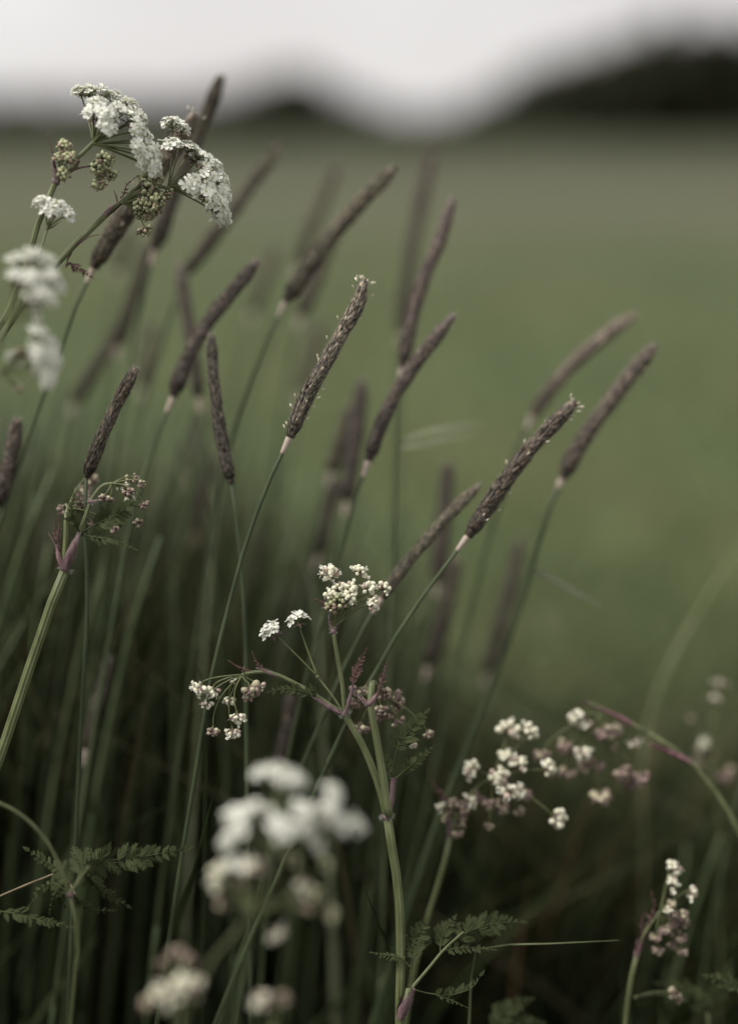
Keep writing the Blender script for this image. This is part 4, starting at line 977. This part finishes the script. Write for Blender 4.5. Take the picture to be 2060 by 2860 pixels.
# --- leaf spray at the foot of the sharp plant
p = Plant('leafy cow parsley shoot with a ragged purple sheath beside the sharp stem', [(310, 900), (285, 980), (265, 1080), (250, 1250), (240, 1500)], C10, .645, 1.4, 1.9, 17)
p.sheath([(255, 1080, -2), (275, 1010, -2), (295, 950, -2), (320, 890, -2)], 2.3, 2.6)
p.branch([(318, 900), (420, 780, 4), (520, 660, 8), (640, 550, 12)], .75, .5, tint=(.8, .8, .7))
p.leaf([(600, 590, 11), (680, 545, 14), (820, 500, 16), (1010, 492, 18)], 230, n=11, frac0=.05, normal=(0, -1, .5), lobes=6)
p.leaf([(520, 665, 8), (600, 650, 10), (700, 650, 12), (835, 660, 14)], 110, n=9, frac0=.1, normal=(0, -.6, 1), lobes=6)
p.leaf([(500, 680, 8), (500, 620, 10), (520, 560, 12), (590, 455, 14)], 150, n=8, frac0=.2, normal=(0, -.9, .6), lobes=6)
p.leaf([(318, 890), (322, 740, 3), (340, 620, 6), (410, 490, 8)], 230, n=9, frac0=.45, normal=(0, -.9, .6), lobes=6)
p.leaf([(320, 770, 2), (260, 710, 2), (180, 695, 2), (75, 675, 2)], 90, n=8, frac0=.25, normal=(0, -.6, 1), lobes=6)
p.leaf([(345, 905), (430, 925, 2), (560, 935, 3), (690, 890, 4), (755, 800, 4)], 150, n=10, frac0=.3, normal=(0, -1, .45), lobes=6, side=1)
p.leaf([(480, 940, 2), (560, 965, 3), (670, 1015, 4)], 60, n=6, frac0=.1, normal=(0, -.6, 1), lobes=6)
p = Plant('dark feathery leaf poking in at the bottom corner under the low buds', [(1640, 1640), (1680, 1760), (1690, 1950)], C6, .68, 1.0, 1.6, 18)
p.leaf([(1640, 1640), (1590, 1610), (1530, 1590), (1455, 1570)], 110, n=9, lobes=6)

p = Plant('dark feathery cow parsley leaves low between the sharp stem and the low buds', [(820, 1180), (830, 1300), (835, 1500)], C10, .70, .9, 1.4, 19, tint=(.6, .6, .5))
p.leaf([(820, 1160), (860, 1080), (940, 1000), (1050, 960)], 200, n=9, normal=(0, -1, .45), lobes=6)
p.leaf([(820, 1150), (900, 1120), (1000, 1100), (1130, 1105)], 170, n=9, normal=(0, -1, .45), lobes=6)
p = Plant('dark feathery cow parsley leaves crowding the foot of the low bud plant', [(1480, 1760), (1490, 1850), (1490, 2000)], C6, .72, .9, 1.4, 20, tint=(.6, .6, .5))
p.leaf([(1480, 1750), (1420, 1690), (1340, 1640), (1230, 1610)], 170, n=10, normal=(0, -1, .45), lobes=6)
p.leaf([(1490, 1750), (1520, 1680), (1570, 1600), (1600, 1500)], 170, n=10, normal=(0, -1, .45), lobes=6)
# ================================================================== loose grass blades and background stems
def blade(label, pts, width, mat='blade', group='loose grass blades', normal=(0, -1, .3), tint=(1, 1, 1), curved=.2, prof=None):
    w = [at(*D(*q[:2]), q[2]) for q in pts]          # tip -> lower end, then down to the soil
    full = to_ground(w, .35)
    base = np.array([full[-1][0], full[-1][1], 0.0])
    path = smooth_path(full[::-1], 40)
    root = thing('grass_plant', base, label, 'grass', group)
    mb = MB(); ribbon(mb, path, width * .001, normal, 0, curved, tint, prof)
    mb.build('leaf_blade', [mat], root, base)
    sb = MB(); tube(sb, path[:12], np.linspace(1.5, 1.0, 12) * .001, 6, 0); sb.build('leaf_sheath', ['gstem'], root, base)
    return root
blade('wide pale blade bending steeply at the edge, beyond the arching purple plant', [(1680, 1150, .86), (1585, 1290, .86), (1495, 1445, .86), (1440, 1580, .86), (1420, 1720, .86), (1425, 1900, .86)], 6.5, 'pale', normal=(-.5, -.9, .5), tint=(1.2, 1.2, 1.05), prof=lambda u: np.clip((u - .72) * 6, .16, 1) * np.minimum(1, (1 - u) * 3 + .04))
blade('faint blade sweeping low across the field behind the steep pale one', [(1600, 1400, .95), (1470, 1440, .94), (1360, 1490, .93), (1270, 1550, .92), (1200, 1640, .91)], 5.0)
blade('dark slanting blade tip above the drooping cream buds', [(378, 1335, .70), (410, 1405, .70), (445, 1490, .70), (460, 1600, .70), (455, 1750, .70)], 3.4, tint=(.6, .65, .6))
blade('broad pale leaf tip glowing among the stems', [(605, 1120, .80), (635, 1170, .80), (668, 1225, .80), (700, 1340, .80), (710, 1480, .80)], 7.5, 'pale')
blade('fine horizontal blade lying low beside the leafy shoot', [(1372, 2083, .665), (1270, 2088, .665), (1160, 2093, .665), (1065, 2095, .665), (1045, 2140, .67), (1040, 2230, .67)], 3.6, 'pale', normal=(.1, -.6, .8), tint=(.8, .85, .7))
blade('short broad pale leaf, blurred, under the white heads', [(565, 2035, .50), (556, 2090, .50), (540, 2150, .50), (520, 2200, .50), (505, 2290, .50)], 7.5, 'pale', tint=(.55, .6, .55))
blade('thin pale blade bridging the stems under the cream tipped spike', [(705, 930, .80), (640, 908, .79), (580, 890, .78), (532, 884, .78), (500, 960, .78), (480, 1100, .78)], 3.0, 'pale')
blade('short bright stalk end leaning under the thin pale bridge blade', [(572, 893, .78), (545, 945, .78), (516, 998, .78), (490, 1100, .78), (470, 1250, .78)], 2.6, 'pale')
blade('dull green upright blade behind the thin blackish spike', [(520, 690, .92), (518, 780, .92), (514, 870, .92), (505, 1000, .92), (490, 1200, .92)], 6.5)
blade('dark arching blade low on the field side of the leafy shoot', [(1230, 2060, .78), (1120, 2035, .77), (1010, 2040, .76), (930, 2090, .75), (890, 2200, .75)], 4.5, tint=(.7, .75, .6))

r = np.random.default_rng(77)
for k in range(190):
    x = r.uniform(-60, 1000) if k < 172 else r.uniform(1050, 1700)
    lo_ = np.interp(x, [0, 500, 900, 1100, 1700], [820, 900, 1120, 1480, 1620])
    y = lo_ + r.uniform(0, 420)
    d = r.uniform(.76, 1.25)
    sl = r.normal(.24, .10) if x < 1100 else r.normal(.15, .25)
    pts = [(x, y), (x - sl * 150, y + 150), (x - sl * 300 * .9, y + 300), (x - sl * 600 * .75, y + 600)]
    full = to_ground([at(*D(*q), d) for q in pts], .4)
    base = np.array([full[-1][0], full[-1][1], 0.])
    path = smooth_path(full, 26)
    g = r.uniform(.45, 1.35); ti = np.array([1., 1., .95]) * g
    LB = (('out-of-focus grass stem on the open field side, below the outermost foxtail', 'grass stems on the field side') if x > 1050 else
          ('darkest blurred grass stems deep in the clump under the foxtails', 'dark grass stems in the clump') if g < .75 else
          ('mid green blurred grass stem in the dense clump under the foxtails', 'green grass stems in the clump') if g < 1.05 else
          ('lighter yellow-green blurred grass stem in the clump under the foxtails', 'light grass stems in the clump'))
    root = thing('meadow_grass', base, LB[0].replace('stems deep', 'stem deep'), 'grass', LB[1])
    mb = MB(); tube(mb, path, np.linspace(1.3, 3.0, 26) * .001, 6, 0, tint=ti); mb.build('stem', ['gstem'], root, base)
    c = path[int(r.uniform(5, 12))]
    az = r.uniform(-.5, .9); ln = r.uniform(.06, .14)
    lp = [c, c + np.array([az * .3, r.normal(0, .1), .9]) * ln * .5, c + np.array([az * .9, r.normal(0, .2), 1.2]) * ln]
    lb = MB(); ribbon(lb, smooth_path(lp, 12), r.uniform(.0035, .0055), mat=0, tint=ti); lb.build('leaf_blade', ['blade'], root, base)
print('triangles', sum(sum(len(p.vertices) - 2 for p in o.data.polygons) for o in bpy.data.objects if o.type == 'MESH') if False else 'n/a', 'objects', len(bpy.data.objects))
